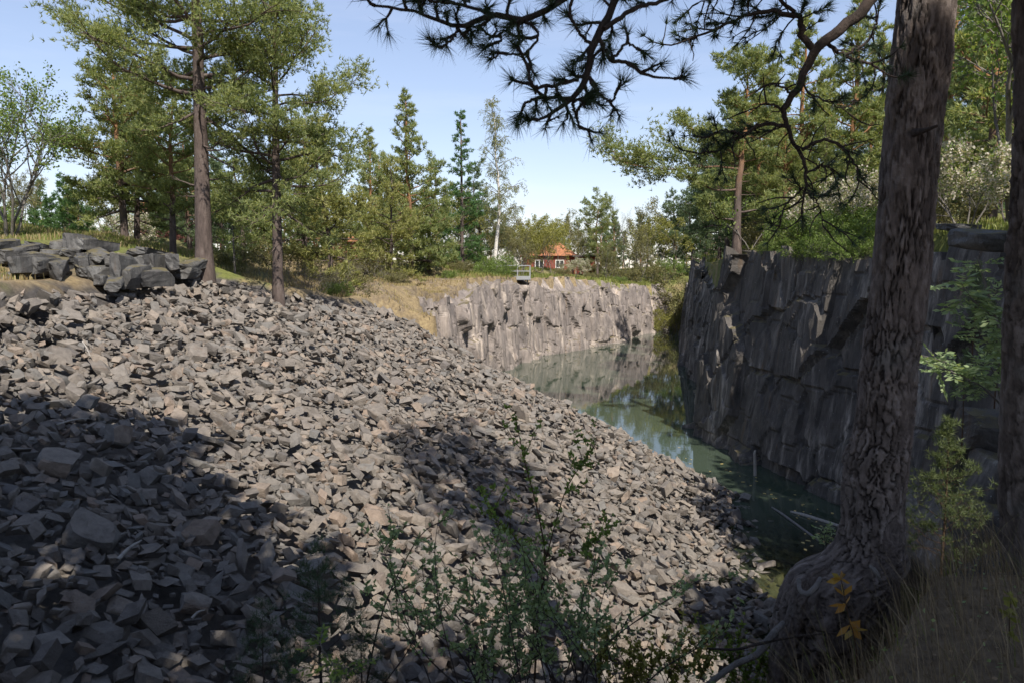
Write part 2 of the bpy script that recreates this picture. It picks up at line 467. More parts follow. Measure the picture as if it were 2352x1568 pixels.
# ground: zones of dry grass, green grass and needle litter come from a per-vertex map
def m_ground():
    m, nt, bs, _ = mat('ground')
    p = pos(nt)
    at = nt.nodes.new('ShaderNodeAttribute'); at.attribute_name = 'zone'
    sx = nt.nodes.new('ShaderNodeSeparateColor'); nt.links.new(at.outputs['Color'], sx.inputs[0])
    n1 = noise(nt, p, 0.6, 6, 0.65); n2 = noise(nt, p, 6.0, 6, 0.7)
    dry = ramp(nt, n2, [(0.3, (0.143, 0.110, 0.066)), (0.5, (0.253, 0.193, 0.110)), (0.72, (0.341, 0.275, 0.154))])
    soil = ramp(nt, n2, [(0.3, (0.07, 0.058, 0.05)), (0.7, (0.17, 0.14, 0.12))])
    green = ramp(nt, n2, [(0.3, (0.083, 0.099, 0.028)), (0.7, (0.198, 0.209, 0.066))])
    c = mixc(nt, ramp(nt, n1, [(0.45, 0.0), (0.62, 0.8)]), dry, soil)
    gf = math_(nt, 'ADD', sx.outputs['Green'], math_(nt, 'MULTIPLY', math_(nt, 'SUBTRACT', n1, 0.5), 1.4))
    c = mixc(nt, ramp(nt, gf, [(0.35, 0.0), (0.7, 1.0)]), c, green)
    litter = ramp(nt, n2, [(0.3, (0.101, 0.077, 0.057)), (0.7, (0.286, 0.216, 0.143))])
    c = mixc(nt, sx.outputs['Red'], c, litter)
    gap_shade_soil = ramp(nt, n2, [(0.3, (0.05, 0.046, 0.043)), (0.7, (0.11, 0.10, 0.095))])  # heap soil coloured dark so gaps between the stones read as shade
    c = mixc(nt, sx.outputs['Blue'], c, gap_shade_soil)
    nt.links.new(c, bs.inputs['Base Color'])
    bs.inputs['Roughness'].default_value = 0.95
    bs.inputs['Specular IOR Level'].default_value = 0.15
    bump(nt, bs, math_(nt, 'ADD', n2, noise(nt, p, 30, 5, 0.7)), 0.8, 0.06)
    return m
M['ground'] = m_ground()

def m_bed():
    m, nt, bs, _ = mat('lake_bed')
    p = pos(nt)
    n = noise(nt, p, 4.0, 7, 0.7)
    c = ramp(nt, n, [(0.35, (0.06, 0.042, 0.02)), (0.55, (0.16, 0.115, 0.05)), (0.7, (0.30, 0.22, 0.09))])
    nt.links.new(c, bs.inputs['Base Color']); bs.inputs['Roughness'].default_value = 0.9
    return m

def m_water():
    m, nt, bs, out = mat('quarry_water')
    p = pos(nt)
    at = nt.nodes.new('ShaderNodeAttribute'); at.attribute_name = 'depth'
    df = N(nt, 'ShaderNodeBsdfDiffuse'); df.inputs['Color'].default_value = (0.048, 0.066, 0.046, 1)
    tr = N(nt, 'ShaderNodeBsdfTransparent'); tr.inputs['Color'].default_value = (0.62, 0.66, 0.45, 1)
    under = N(nt, 'ShaderNodeMixShader')
    nt.links.new(at.outputs['Fac'], under.inputs[0]); nt.links.new(tr.outputs[0], under.inputs[1]); nt.links.new(df.outputs[0], under.inputs[2])
    gl = N(nt, 'ShaderNodeBsdfGlossy'); gl.inputs['Roughness'].default_value = 0.0; gl.inputs['Color'].default_value = (1, 1, 1, 1)
    fr = N(nt, 'ShaderNodeFresnel'); fr.inputs['IOR'].default_value = 1.36
    b = N(nt, 'ShaderNodeBump'); b.inputs['Strength'].default_value = 0.09; b.inputs['Distance'].default_value = 0.02
    nt.links.new(math_(nt, 'ADD', noise(nt, p, 1.6, 3, 0.5, (1, 0.6, 1)), math_(nt, 'MULTIPLY', noise(nt, p, 7.0, 2, 0.5), 0.25)), b.inputs['Height'])
    nt.links.new(b.outputs[0], gl.inputs['Normal']); nt.links.new(b.outputs[0], fr.inputs['Normal'])
    ms = N(nt, 'ShaderNodeMixShader')
    nt.links.new(fr.outputs[0], ms.inputs[0]); nt.links.new(under.outputs[0], ms.inputs[1]); nt.links.new(gl.outputs[0], ms.inputs[2])
    nt.links.new(ms.outputs[0], out.inputs['Surface'])
    nt.nodes.remove(bs)
    return m
M['bed'] = m_bed()
M['water'] = m_water()

# ------------------------------------------------------------------ the lie of the land
CTRL = np.array([W(*c) for c in [
    (-200, 690, 15), (0, 690, 16.5), (200, 682, 18), (360, 662, 22.5), (0, 645, 19), (150, 645, 20), (280, 652, 22.5),
    (-200, 560, 23), (0, 552, 24), (100, 552, 24.5), (200, 556, 27), (330, 572, 28), (400, 585, 29), (440, 612, 27.5), (470, 626, 28),
    (-300, 530, 34), (0, 525, 34), (200, 540, 36), (320, 560, 38), (420, 580, 38), (560, 622, 36), (640, 656, 29.5), (560, 640, 29), (700, 672, 31), (780, 685, 35),
    (860, 690, 38), (960, 712, 42), (1010, 730, 45), (700, 630, 42), (820, 640, 46), (900, 655, 50), (1000, 672, 54),
    (0, 520, 60), (300, 545, 60), (600, 590, 60), (800, 606, 62), (950, 612, 66), (1010, 640, 62),
    (1090, 640, 72), (1180, 640, 77), (1300, 645, 90), (1400, 652, 98), (1500, 655, 105), (1060, 616, 84), (1200, 618, 100), (1300, 628, 112), (1420, 632, 120), (1250, 615, 150), (900, 600, 110), (600, 590, 120), (0, 560, 140), (1500, 620, 150), (1600, 610, 130),
    (1690, 577, 39.5), (1640, 590, 47), (1850, 577, 33.5), (2000, 588, 28.5), (2150, 553, 19.5), (2340, 545, 17), (2450, 540, 15), (2220, 528, 27), (2340, 515, 30), (1800, 556, 46), (1950, 545, 42), (1620, 600, 60), (1600, 610, 90), (2340, 490, 50), (2000, 520, 80), (1800, 560, 80), (2700, 520, 30)]])

def plateau(x, y):
    x = np.asarray(x, float); y = np.asarray(y, float)
    num = np.zeros(x.shape); den = np.zeros(x.shape)
    for cx, cy, cz in CTRL:
        w = 1.0 / ((x - cx) ** 2 + (y - cy) ** 2 + 0.6) ** 1.7
        num += w * cz; den += w
    far = 1.0 / (70.0 ** 2) ** 1.7
    num += far * 8.2; den += far
    return num / den

PIT = np.array([(-4.2, 49), (-3.2, 53), (-0.7, 62), (2.4, 73), (7, 80), (12, 88), (16.0, 97), (20.0, 105), (22.6, 109), (22.4, 106), (20.6, 96), (17.0, 80), (13.4, 60), (11.4, 48), (9.8, 42.0),
                (8.6, 38.2), (11.0, 26.8), (11.8, 21.5), (9.9, 15.5), (9.3, 12.0), (14, 9.5), (12, 8.0), (6.5, 9.5), (5.0, 12), (5.5, 17), (7.2, 21.8), (3.0, 36), (-2, 44)])

def pit_sdf(x, y):
    """> 0 inside the quarry."""
    x = np.asarray(x, float); y = np.asarray(y, float)
    d = np.full(x.shape, 1e9); ins = np.zeros(x.shape, bool)
    n = len(PIT)
    for i in range(n):
        a = PIT[i]; b = PIT[(i + 1) % n]
        e = b - a
        t = np.clip(((x - a[0]) * e[0] + (y - a[1]) * e[1]) / (e @ e), 0, 1)
        d = np.minimum(d, np.hypot(x - a[0] - t * e[0], y - a[1] - t * e[1]))
        c = ((a[1] > y) != (b[1] > y)) & (x < (b[0] - a[0]) * (y - a[1]) / (b[1] - a[1] + 1e-12) + a[0])
        ins ^= c
    return np.where(ins, d, -d)

def scree(x, y):
    z = 1.44 - 0.396 * x + 0.0758 * y
    q = 0.55 * x + 0.83 * y - 28.0
    z = z - 0.62 * (np.log1p(np.exp(np.clip(q * 1.2, -30, 30))) / 1.2)
    return z + 0.35 * fbm(x * 0.22, y * 0.22, 3, 3)

def near_bank(x, y):
    e = 3.1 + 3.4 / (1 + np.exp(-(x - 2.6) * 1.6))
    z = 6.45 - 0.13 * y + 0.18 / (1 + np.exp(-(x - 1.6) * 2.0)) + 0.16 * fbm(x * 0.8, y * 0.8, 31, 3)
    z = np.where(y < 0, 6.45 + 0.16 * fbm(x * 0.8, y * 0.8, 31, 3), z)
    over = np.maximum(0, y - e)
    return z - 1.15 * over

def talus(x, y):
    return np.where(x > 3.5, 3.4 - 0.36 * (y - 9.0) + 0.3 * fbm(x * 0.5, y * 0.5, 8, 3), -9.0)

def ground(x, y):
    x = np.asarray(x, float); y = np.asarray(y, float)
    p = plateau(x, y) + 0.22 * fbm(x * 0.35, y * 0.35, 5, 4) * np.clip(y / 20 - 0.3, 0, 1)
    s = pit_sdf(x, y)
    wd_ = np.where((y < 43) & (x > 5), 2.7, 1.9)
    drop = np.clip((s + wd_) / 0.9, 0, 1)
    scr = scree(x, y)
    base = np.minimum(p * (1 - drop) + (-3.0) * drop, 50)
    left = 1 / (1 + np.exp(-(6.0 - x + 0.25 * (y - 22)) * 3))
    # outside the quarry: the heap where it lies lower than the land around
    z_out = np.where((y < 44) & (x < 9.5), np.minimum(scr, p), p)
    z = np.where(s > -wd_, np.where((y < 46) & (x < 9.0), np.maximum(np.minimum(scr, p), -3.0) * 1.0, base), z_out)
    z = np.where((s > -wd_) & (x > 5.0) & (y > 8), np.where(x > 8.0, base, z), z)
    z = np.where((y < 26), np.maximum(z, talus(x, y) - 3.0 * np.clip(-0.2 - s, 0, 3)), z)
    nb = near_bank(x, y)
    z = np.where(y < 14, np.maximum(nb, np.where(y < 5.5, np.minimum(z, nb), z)), z)
    z = np.where(y < -1, nb, z)
    return z

def gz(x, y):
    return float(ground(np.array([x]), np.array([y]))[0])

def lines(a, b, fine0, fine1, fine, grow=1.18):
    out = list(np.arange(fine0, fine1, fine))
    s = fine; v = out[-1]
    while v < b: s *= grow; v += s; out.append(v)
    s = fine; v = out[0]; lo = []
    while v > a: s *= grow; v -= s; lo.append(v)
    return np.array(lo[::-1] + out)

gx = lines(-700, 700, -26, 24, 0.25)
gy = np.concatenate([lines(-300, 20, -2, 20, 0.2), lines(20.2, 900, 20.2, 62, 0.3, 1.1)])
gy = np.unique(gy[(gy < 20.05) | (gy > 20.15)])
gy.sort()
GX, GY = np.meshgrid(gx, gy)
GZ = ground(GX, GY)
heap = (scree(GX, GY) <= plateau(GX, GY)) & (GY < 41) & (GX < 9.5) & (GY > 5.5) & (near_bank(GX, GY) < scree(GX, GY) + 0.3)
GZ = np.where(heap, np.maximum(GZ - np.clip(2.5 * (plateau(GX, GY) - scree(GX, GY)), 0, 1.1), np.minimum(GZ, -1.0)), GZ)
nx, ny = len(gx), len(gy)
mb = MB()
ii, jj = np.meshgrid(np.arange(nx - 1), np.arange(ny - 1))
a = (jj * nx + ii).ravel()
mb.add(np.stack([GX.ravel(), GY.ravel(), GZ.ravel()], -1), np.stack([a, a + 1, a + nx + 1, a + nx], -1))
g_me = mb.mesh('ground', M['ground'], smooth=True)
attr = g_me.attributes.new('zone', 'FLOAT_COLOR', 'POINT')
sc_m = (np.minimum(scree(GX, GY), 99) <= plateau(GX, GY) - 0.05) & (GY < 40) & (GX < 9.5) & (GY > 5)
wood = np.maximum(np.clip((10 - GY) / 4, 0, 1), ((GX > 3.5) & (GX < 12) & (GY < 20) & (GZ < 7.6)).astype(float))
dist_edge = -pit_sdf(GX, GY)
green = 0.25 + 0.3 * (GY > 23) * (GX < -7) + 0.35 * (GX > 9) + 0.25 * ((GY > 60) & (dist_edge > 4))
green = np.where((GX < -0.34 * GY) & (GY > 23) & (GY < 60), 0.75, green)
green = np.where((GX > -0.30 * GY) & (GX < 0) & (GY > 28) & (GY < 62), 0.05, green)
shade = np.clip((GY - 42) / 8, 0, 1) * (GX < 2) * np.clip((dist_edge - 8) / 5, 0, 1) * 0.35  # partial litter tint on the land set back from the quarry edge
zone = np.stack([np.maximum(wood, shade), np.clip(green, 0, 1), sc_m.astype(float), np.ones_like(GX)], -1)
attr.data.foreach_set('color', zone.reshape(-1).astype(np.float32))
ground_o = put('ground', g_me)
tag(ground_o, kind='structure')

# water and its bed
wx = np.arange(-14, 46, 0.75); wy = np.arange(6, 116, 0.75)
WX, WY = np.meshgrid(wx, wy)
mb = MB()
nx2 = len(wx); ii, jj = np.meshgrid(np.arange(nx2 - 1), np.arange(len(wy) - 1)); a = (jj * nx2 + ii).ravel()
mb.add(np.stack([WX.ravel(), WY.ravel(), np.zeros(WX.size)], -1), np.stack([a, a + 1, a + nx2 + 1, a + nx2], -1))
w_me = mb.mesh('water', M['water'], smooth=True)
at = w_me.attributes.new('depth', 'FLOAT', 'POINT')
dep = np.clip((np.hypot(WX - 8.8, (WY - 20.0)) - 1.6) / 5.0, 0.03, 1.0) ** 0.8
at.data.foreach_set('value', dep.ravel().astype(np.float32))
water_o = put('water', w_me)
tag(water_o, kind='structure')
mb = MB()
bz = -0.25 - 2.0 * np.clip((np.hypot(WX - 8.8, WY - 20.0) - 1.0) / 10, 0, 1) + 0.1 * fbm(WX, WY, 77, 3)
mb.add(np.stack([WX.ravel(), WY.ravel(), bz.ravel()], -1), np.stack([a, a + 1, a + nx2 + 1, a + nx2], -1))
tag(mb.build('lake_bed', M['bed'], smooth=True), kind='structure')

# ------------------------------------------------------------------ cliffs
def worley_c(x, y, seed, jit=0.9):
    ix = np.floor(x); iy = np.floor(y)
    F1 = np.full(x.shape, 9.0); F2 = np.full(x.shape, 9.0); ID = np.zeros(x.shape); CX = np.zeros(x.shape); CY = np.zeros(x.shape)
    for dx in (-1, 0, 1):
        for dy in (-1, 0, 1):
            cx = ix + dx; cy = iy + dy
            ox = cx + 0.5 + jit * (h2(cx, cy, seed) - 0.5); oy = cy + 0.5 + jit * (h2(cx, cy, seed + 5) - 0.5)
            d = np.maximum(np.abs(x - ox), np.abs(y - oy))          # square cells: joints run plumb and level
            m = d < F1
            F2 = np.where(m, F1, np.minimum(F2, d)); ID = np.where(m, h2(cx, cy, seed + 11), ID)
            CX = np.where(m, ox, CX); CY = np.where(m, oy, CY); F1 = np.where(m, d, F1)
    return F1, F2, ID, CX, CY

def cliff(name, path, top_off, mat_, du, dz, zlo, seed, amp, cellu, cellz, label, zoff=0.0, rim_dip=0.0, vsmooth=1, rim=1.6, bulge=0.0):
    """A quarried wall: path in plan (pit on its left-hand side turned by side), blocky vertical relief."""
    P = np.array([p[:2] for p in path], float)
    seg = np.hypot(*np.diff(P, axis=0).T); L = np.concatenate([[0], np.cumsum(seg)])
    nu = int(L[-1] / du) + 1
    u = np.linspace(0, L[-1], nu)
    X = np.interp(u, L, P[:, 0]); Y = np.interp(u, L, P[:, 1])
    k = max(3, int(1.2 / du)); ker = np.ones(k) / k
    def sm(v):
        return np.convolve(np.pad(v, (k, k), 'edge'), ker, 'same')[k:-k]
    Xs, Ys = sm(X), sm(Y)
    tx = np.gradient(Xs); ty = np.gradient(Ys); l = np.hypot(tx, ty); tx /= l; ty /= l
    nxx, nyy = ty, -tx                                  # pointing to the right of the path = into the rock
    ztop = plateau(Xs + nxx * 1.2, Ys + nyy * 1.2) + 0.05 + np.interp(u, L, [p[2] if len(p) > 2 else 0 for p in path])
    ztop = ztop + zoff
    nv = int((ztop.max() - zlo) / dz) + 1
    v = np.linspace(0, 1, nv)
    U, Vv = np.meshgrid(u, v)
    ZT = np.broadcast_to(ztop, U.shape)
    # broken rim
    _, _, idr = worley(u / 1.1, np.zeros_like(u) + 0.3, seed + 40)
    rimz = (idr - 0.6) * 0.7 * amp - rim_dip * np.clip(fbm(u * 0.16, u * 0 + 3.3, seed + 41, 3) + 0.05, 0, 0.5)
    Z = zlo + (ZT + rimz - zlo) * Vv
    shear = 0.05
    us = U + 0.05 * fbm(U * 0.8, Z * 0.7, seed, 3)
    def facets(cu, cz, sd, step, tu, tz):
        f1, f2, idd, cx, cy = worley_c(us / cu, (Z + 0.06 * fbm(U * 0.7, Z * 0.3, sd, 2)) / cz, sd)
        i2 = np.modf(idd * 7.13)[0]; i3 = np.modf(idd * 31.7)[0]
        return step * (idd - 0.5) + tu * (i2 - 0.5) * (us - cx * cu) + tz * (i3 - 0.5) * (Z - cy * cz), f2 - f1
    d1, e1 = facets(cellu, cellz, seed + 1, 0.8 * amp, 0.36, 0.10)
    d2, e2 = facets(cellu * 0.42, cellz * 0.55, seed + 2, 0.20 * amp, 0.22, 0.08)
    d3, e3 = facets(cellu * 0.16, cellz * 0.35, seed + 3, 0.05 * amp, 0.2, 0.06)
    D = d1 + d2 + d3 + 0.16 * amp * fbm(us * 0.4, Z * 0.2, seed + 6, 3) + 0.05 * fbm(us * 4, Z * 2.0, seed + 7, 4)
    for q_ in range(vsmooth):                            # joints that lean a little run on smoothly instead of in steps
        E = np.pad(D, ((1, 1), (0, 0)), 'edge'); D = (E[:-2] + E[1:-1] + E[2:]) / 3
    D -= 0.16 * amp * (e1 < 0.05) + 0.06 * amp * (e2 < 0.05)
    D += bulge * np.sin(np.pi * Vv)
    off = top_off * Vv - D
    Us = np.clip(U - shear * (Z - zlo), 0, L[-1])
    Xq = np.interp(Us.ravel(), u, Xs).reshape(U.shape); Yq = np.interp(Us.ravel(), u, Ys).reshape(U.shape)
    NX = np.interp(Us.ravel(), u, nxx).reshape(U.shape); NY = np.interp(Us.ravel(), u, nyy).reshape(U.shape)
    Xg = Xq + NX * off; Yg = Yq + NY * off
    # the rim runs back over the top and dives under the turf
    rows_x = [Xg]; rows_y = [Yg]; rows_z = [Z]
    for s, dzr in ((0.35, 0.03), (0.8, 0.02), (rim, -0.06), (rim + 1.4, -0.5)):
        o = off[-1] + s
        x = Xq[-1] + NX[-1] * o; y = Yq[-1] + NY[-1] * o
        rows_x.append(x[None]); rows_y.append(y[None])
        rows_z.append((Z[-1] * max(0, 1 - s / rim) + ground(x, y).clip(ztop - 0.8) * min(1, s / rim) + dzr + 0.12 * fbm(u * 1.3, np.full_like(u, s * 2), seed + 9, 3))[None])
    Xg = np.vstack(rows_x); Yg = np.vstack(rows_y); Zg = np.vstack(rows_z)
    R, C = Xg.shape
    mbb = MB()
    ii, jj = np.meshgrid(np.arange(C - 1), np.arange(R - 1)); a = (jj * C + ii).ravel()
    mbb.add(np.stack([Xg.ravel(), Yg.ravel(), Zg.ravel()], -1), np.stack([a, a + 1, a + C + 1, a + C], -1))
    o = mbb.build(name, mat_)
    tag(o, label, 'cliff')
    return o

# the right-hand wall, walked from the far slot towards the viewpoint so that the rock is on the right of... (normal flips below)
right_path = [(9.3, 11.0), (9.9, 15.5, 0.1), (11.8, 21.5, 0.1), (11.0, 26.8, 0), (9.9, 31.5, 0), (8.6, 38.2, 0.0), (9.8, 42.0, -1.5), (11.4, 48.0, -2.4), (13.4, 60, -2.0), (15.2, 70, -1.0)]
slot_path = [(15.0, 69, -1.0), (17.0, 80, -0.5), (20.6, 96, 0), (22.6, 107, 0)]
main_cliff = cliff('dark_cliff', right_path, 1.3, M['cliff'], 0.075, 0.10, -0.6, 11, 0.95, 3.0, 3.4,
                   'tall dark quarry cliff with pale streaks rising from the water behind the leaning pine trunk',
                   rim_dip=0.8)
tag(cliff('slot_cliff', slot_path, 1.0, M['cliff'], 0.2, 0.2, -0.5, 37, 0.8, 2.0, 4.0, 'shaded rock wall at the far right of the narrow slot behind the dark cliff', rim_dip=0.5), None)
far_path = [(-5.2, 46.5), (-4.2, 49, -0.3), (-3.2, 53, 0), (-0.7, 62, 0), (2.4, 73, 0), (7, 80), (12, 88), (16.0, 97), (20.0, 105), (22.6, 109), (24.5, 112)]
far_path = far_path[::-1]
far_cliff = cliff('far_cliff', far_path, 1.0, M['farwall'], 0.13, 0.14, -0.4, 31, 1.0, 2.6, 3.4,
                  'sunlit grey quarry wall with pale vertical streaks across the far end of the water', zoff=-0.55, rim_dip=2.8, vsmooth=2)

# ------------------------------------------------------------------ rubble
rng = np.random.default_rng(7)

def hull_stone(seed, n=13, flat=(1, 0.72, 0.45), cut=0.35):
    r = np.random.default_rng(seed)
    import bmesh
    bm = bmesh.new()
    pts = []
    for sx in (-1, 1):
        for sy in (-1, 1):
            for sz in (-1, 1):
                pts.append(np.array([sx, sy, sz]) * (1 - cut * r.random(3)))
    for k in range(n - 8):
        d = unit(r.normal(size=3)); pts.append(d * np.array([1.0, 1.0, 1.0]) * (0.9 + 0.3 * r.random()))
    sh = np.array([[1, 0.4 * r.normal(), 0.25 * r.normal()], [0, 1, 0.3 * r.normal()], [0, 0, 1]])
    for p in pts:
        q = (sh @ p) * np.array(flat) * (0.8 + 0.4 * r.random(3) * 0 + 0.2)
        bm.verts.new(q * 0.5)
    ret = bmesh.ops.convex_hull(bm, input=bm.verts)
    for v in [v for v in bm.verts if not v.link_faces]:
        bm.verts.remove(v)
    bmesh.ops.triangulate(bm, faces=bm.faces[:])
    bm.verts.index_update()
    V = np.array([v.co[:] for v in bm.verts]); F = np.array([[v.index for v in f.verts] for f in bm.faces])
    bm.free()
    V -= V.mean(0)
    return V, F

def rock(seed, n=7, cuts=9, rough=0.05):
    """A rock in a unit box: a cube's surface cut by random planes, then roughened."""
    r = np.random.default_rng(seed)
    V = []; F = []; g = np.linspace(-1, 1, n + 1); A, B = np.meshgrid(g, g)
    for ax in range(3):
        for sg in (-1, 1):
            P = np.zeros((n + 1, n + 1, 3)); P[..., ax] = sg
            P[..., (ax + 1) % 3] = A if sg > 0 else -A; P[..., (ax + 2) % 3] = B
            o = len(V) * (n + 1) ** 2; V.append(P.reshape(-1, 3))
            jj, ii = np.meshgrid(np.arange(n), np.arange(n), indexing='ij'); a = (jj * (n + 1) + ii).ravel() + o
            F.append(np.stack([a, a + 1, a + n + 2, a + n + 1], -1))
    V = np.concatenate(V); F = np.concatenate(F)
    for k in range(cuts):
        d = r.normal(size=3); d[r.integers(3)] *= 2.2; d = unit(d)
        h = np.abs(d).sum() * r.uniform(0.62, 0.86)
        e = np.maximum(0, V @ d - h); V = V - e[:, None] * d
    q = np.round(V * 1000) * 0.001
    V = V + rough * np.stack([vnoise(q[:, 1] * 2.3 + q[:, 0], q[:, 2] * 2.3 + q[:, 0] * 1.7, seed + k) for k in range(3)], -1) + 0.5 * rough * np.stack([vnoise(q[:, 1] * 6 + q[:, 0] * 3, q[:, 2] * 6 + q[:, 0] * 4, seed + 9 + k) for k in range(3)], -1)
    return V * 0.5, F

STONES = []
for k in range(26):
    fl = [(1, 0.75, 0.5), (1, 0.6, 0.34), (1, 0.85, 0.62), (1, 0.5, 0.42), (1, 0.8, 0.28)][k % 5]
    STONES.append(hull_stone(100 + k, 12 + k % 5, fl))

def euler(a, b, c):
    ca, sa, cb, sb, cc, s_ = math.cos(a), math.sin(a), math.cos(b), math.sin(b), math.cos(c), math.sin(c)
    Rx = np.array([[1, 0, 0], [0, ca, -sa], [0, sa, ca]]); Ry = np.array([[cb, 0, sb], [0, 1, 0], [-sb, 0, cb]])
    Rz = np.array([[cc, -s_, 0], [s_, cc, 0], [0, 0, 1]])
    return Rz @ Ry @ Rx

SX0, SX1, SY0, SY1, SG = -24.0, 9.5, 6.0, 42.0, 0.06
hx = np.arange(SX0, SX1, SG); hy = np.arange(SY0, SY1, SG)
HX, HY = np.meshgrid(hx, hy)
SCR = scree(HX, HY); PLT = plateau(HX, HY)
HM = np.minimum(SCR, PLT) - 0.62
ok_mask = (SCR < PLT + 0.06 + 0.25 * fbm(HX * 0.7, HY * 0.7, 91, 3)) & (SCR > -0.7)
upn = unit(np.array([0.427, -0.0758, 1.0]))
placed = []
def drop(x, y, size, var, ry, tilt=None):
    V, F = STONES[var]
    t = 0.34
    if tilt is None:
        R = euler(rng.normal(0, t), rng.normal(0, t), ry)
    else:
        R = euler(tilt[0], tilt[1], ry)
    # lie along the slope
    R = np.array([[1, 0, 0.427 * 0.8], [0, 1, -0.07], [-0.427 * 0.8, 0.07, 1]]) @ R
    R[:, 0] = unit(R[:, 0]); R[:, 1] = unit(R[:, 1] - R[:, 0] * (R[:, 0] @ R[:, 1])); R[:, 2] = np.cross(R[:, 0], R[:, 1])
    P = (V * size) @ R.T
    fx = max(0.06, 0.8 * np.abs(P[:, 0]).max()); fy = max(0.06, 0.8 * np.abs(P[:, 1]).max())
    i0 = max(0, int((x - fx - SX0) / SG)); i1 = min(len(hx) - 1, int((x + fx - SX0) / SG) + 1)
    j0 = max(0, int((y - fy - SY0) / SG)); j1 = min(len(hy) - 1, int((y + fy - SY0) / SG) + 1)
    if i1 <= i0 or j1 <= j0: return
    H = HM[j0:j1, i0:i1]
    base = np.quantile(H, 0.45)
    half = -P[:, 2].min() * 0.72
    z = base + half
    placed.append((np.array([x, y, z]), R, size, var))
    ex = ((hx[i0:i1][None] - x) / fx) ** 2 + ((hy[j0:j1][:, None] - y) / fy) ** 2
    top = z + P[:, 2].max() * 0.85 * np.sqrt(np.clip(1 - ex * 0.8, 0, 1)) - 0.427 * 0 * (hx[i0:i1][None] - x)
    HM[j0:j1, i0:i1] = np.where(ex < 1, np.maximum(H, top), H)

def in_view(x, y, z, m=160):
    px, py, zf = project(np.array([x, y, z]))
    return zf > 0.5 and -m < px < 2352 + m and py < 1568 + 2 * m and py > 300

# stand-out stones: things of their own
def special(px, py, d_guess, size, var, rz, tilt):
    r = ray(px, py)
    t = 6.58 / (-r[2] / r[1] + 0.427 * r[0] / r[1] * -1 * -1 * -1 * -1 + 0) if False else None
    lo, hi = 5.0, 60.0
    for _ in range(50):
        mid = (lo + hi) / 2; p = EYE + r * mid / r[1]
        if p[2] > float(scree(np.array([p[0]]), np.array([p[1]]))[0]) + 0.15: lo = mid
        else: hi = mid
    return p[0], p[1]

N_ST = 52000
cand = np.stack([rng.uniform(SX0 + 0.5, SX1 - 0.5, N_ST * 5), rng.uniform(SY0 + 0.5, SY1 - 0.5, N_ST * 5)], -1)
cnt = 0
for (x, y) in cand:
    j = int((y - SY0) / SG); i = int((x - SX0) / SG)
    if not ok_mask[j, i]: continue
    z = HM[j, i]
    if z > min(SCR[j, i], PLT[j, i]) - 0.22: continue
    if not in_view(x, y, z): continue
    px, py, zf = project(np.array([x, y, z]))
    # the back of the heap towards the water is never seen from here or a step aside: thin it
    if 0.55 * x + 0.83 * y > 36: continue
    s = float(np.clip(rng.lognormal(math.log(0.165), 0.40), 0.08, 0.55))
    drop(x, y, s, int(rng.integers(len(STONES))), rng.uniform(0, 6.28))
    cnt += 1
    if cnt >= N_ST: break
near = np.stack([rng.uniform(-11, 6, 60000), rng.uniform(6.2, 15, 60000)], -1)
for (x, y) in near:
    j = int((y - SY0) / SG); i = int((x - SX0) / SG)
    if not ok_mask[j, i]: continue
    z = HM[j, i]
    if z > min(SCR[j, i], PLT[j, i]) - 0.20 or not in_view(x, y, z): continue
    drop(x, y, float(np.clip(rng.lognormal(math.log(0.15), 0.38), 0.08, 0.42)), int(rng.integers(len(STONES))), rng.uniform(0, 6.28))

print('stones', len(placed))
rubble = MB()
rub_V = np.stack([HX[::4, ::4].ravel(), HY[::4, ::4].ravel(), (np.minimum(SCR, PLT) - 0.72)[::4, ::4].ravel()], -1)
rr, cc = HX[::4, ::4].shape
ii, jj = np.meshgrid(np.arange(cc - 1), np.arange(rr - 1)); a = (jj * cc + ii).ravel()
okq = ok_mask[::4, ::4].ravel()
fq = np.stack([a, a + 1, a + cc + 1, a + cc], -1); fq = fq[okq[fq].all(1)]
rubble.add(rub_V, fq)
rubble_o = rubble.build('rubble_slope', M['stone'])
tag(rubble_o, kind='structure')

named = [  # px, py, size, variant, turn, tilt, label
    (215, 1205, 0.56, 16, 0.15, (0.25, 0.1), 'largest flat grey boulder in the shaded rubble, its pale edge towards the grass hill'),
    (272, 985, 0.42, 8, 1.2, (0.9, 0.3), 'upright tilted dark slab at the edge of the shade on the rubble'),
    (130, 1040, 0.5, 12, 0.2, (0.2, 0.0), 'broad speckled boulder beside the left picture edge where the shade begins'),
    (450, 1360, 0.32, 2, 0.5, (0.25, 0.1), 'blocky pale grey stone low in the shaded rubble above the small pine sapling'),
    (830, 880, 0.0, 0, 0, (0, 0), ''),
]
top_stones = []
for (px, py, s, var, rz, tl, lab) in named:
    if not lab: continue
    x, y = special(px, py, 0, s, var, rz, tl)
    n0 = len(placed); drop(x, y, s, var, rz, tl)
    top_stones.append((placed.pop(), lab))
stone_me = []
for k, (V, F) in enumerate(STONES):
    b = MB(); b.add(V, F); stone_me.append(b.mesh('stone', M['stone']))
from mathutils import Matrix
def place_matrix(o, p, R, s):
    m = Matrix.Identity(4)
    for r_ in range(3):
        for c_ in range(3): m[r_][c_] = float(R[r_, c_] * s)
        m[r_][3] = float(p[r_])
    o.matrix_world = m
for (p, R, s, var), lab in top_stones:
    V, F = rock(700 + var, 7, 12, 0.08); b = MB(); b.add(V * np.array([1.15, 0.85, 0.5]), F); o = put('boulder', b.mesh('boulder', M['stone'])); place_matrix(o, p, R, s)
    tag(o, lab, 'boulder', 'large stones in the rubble')
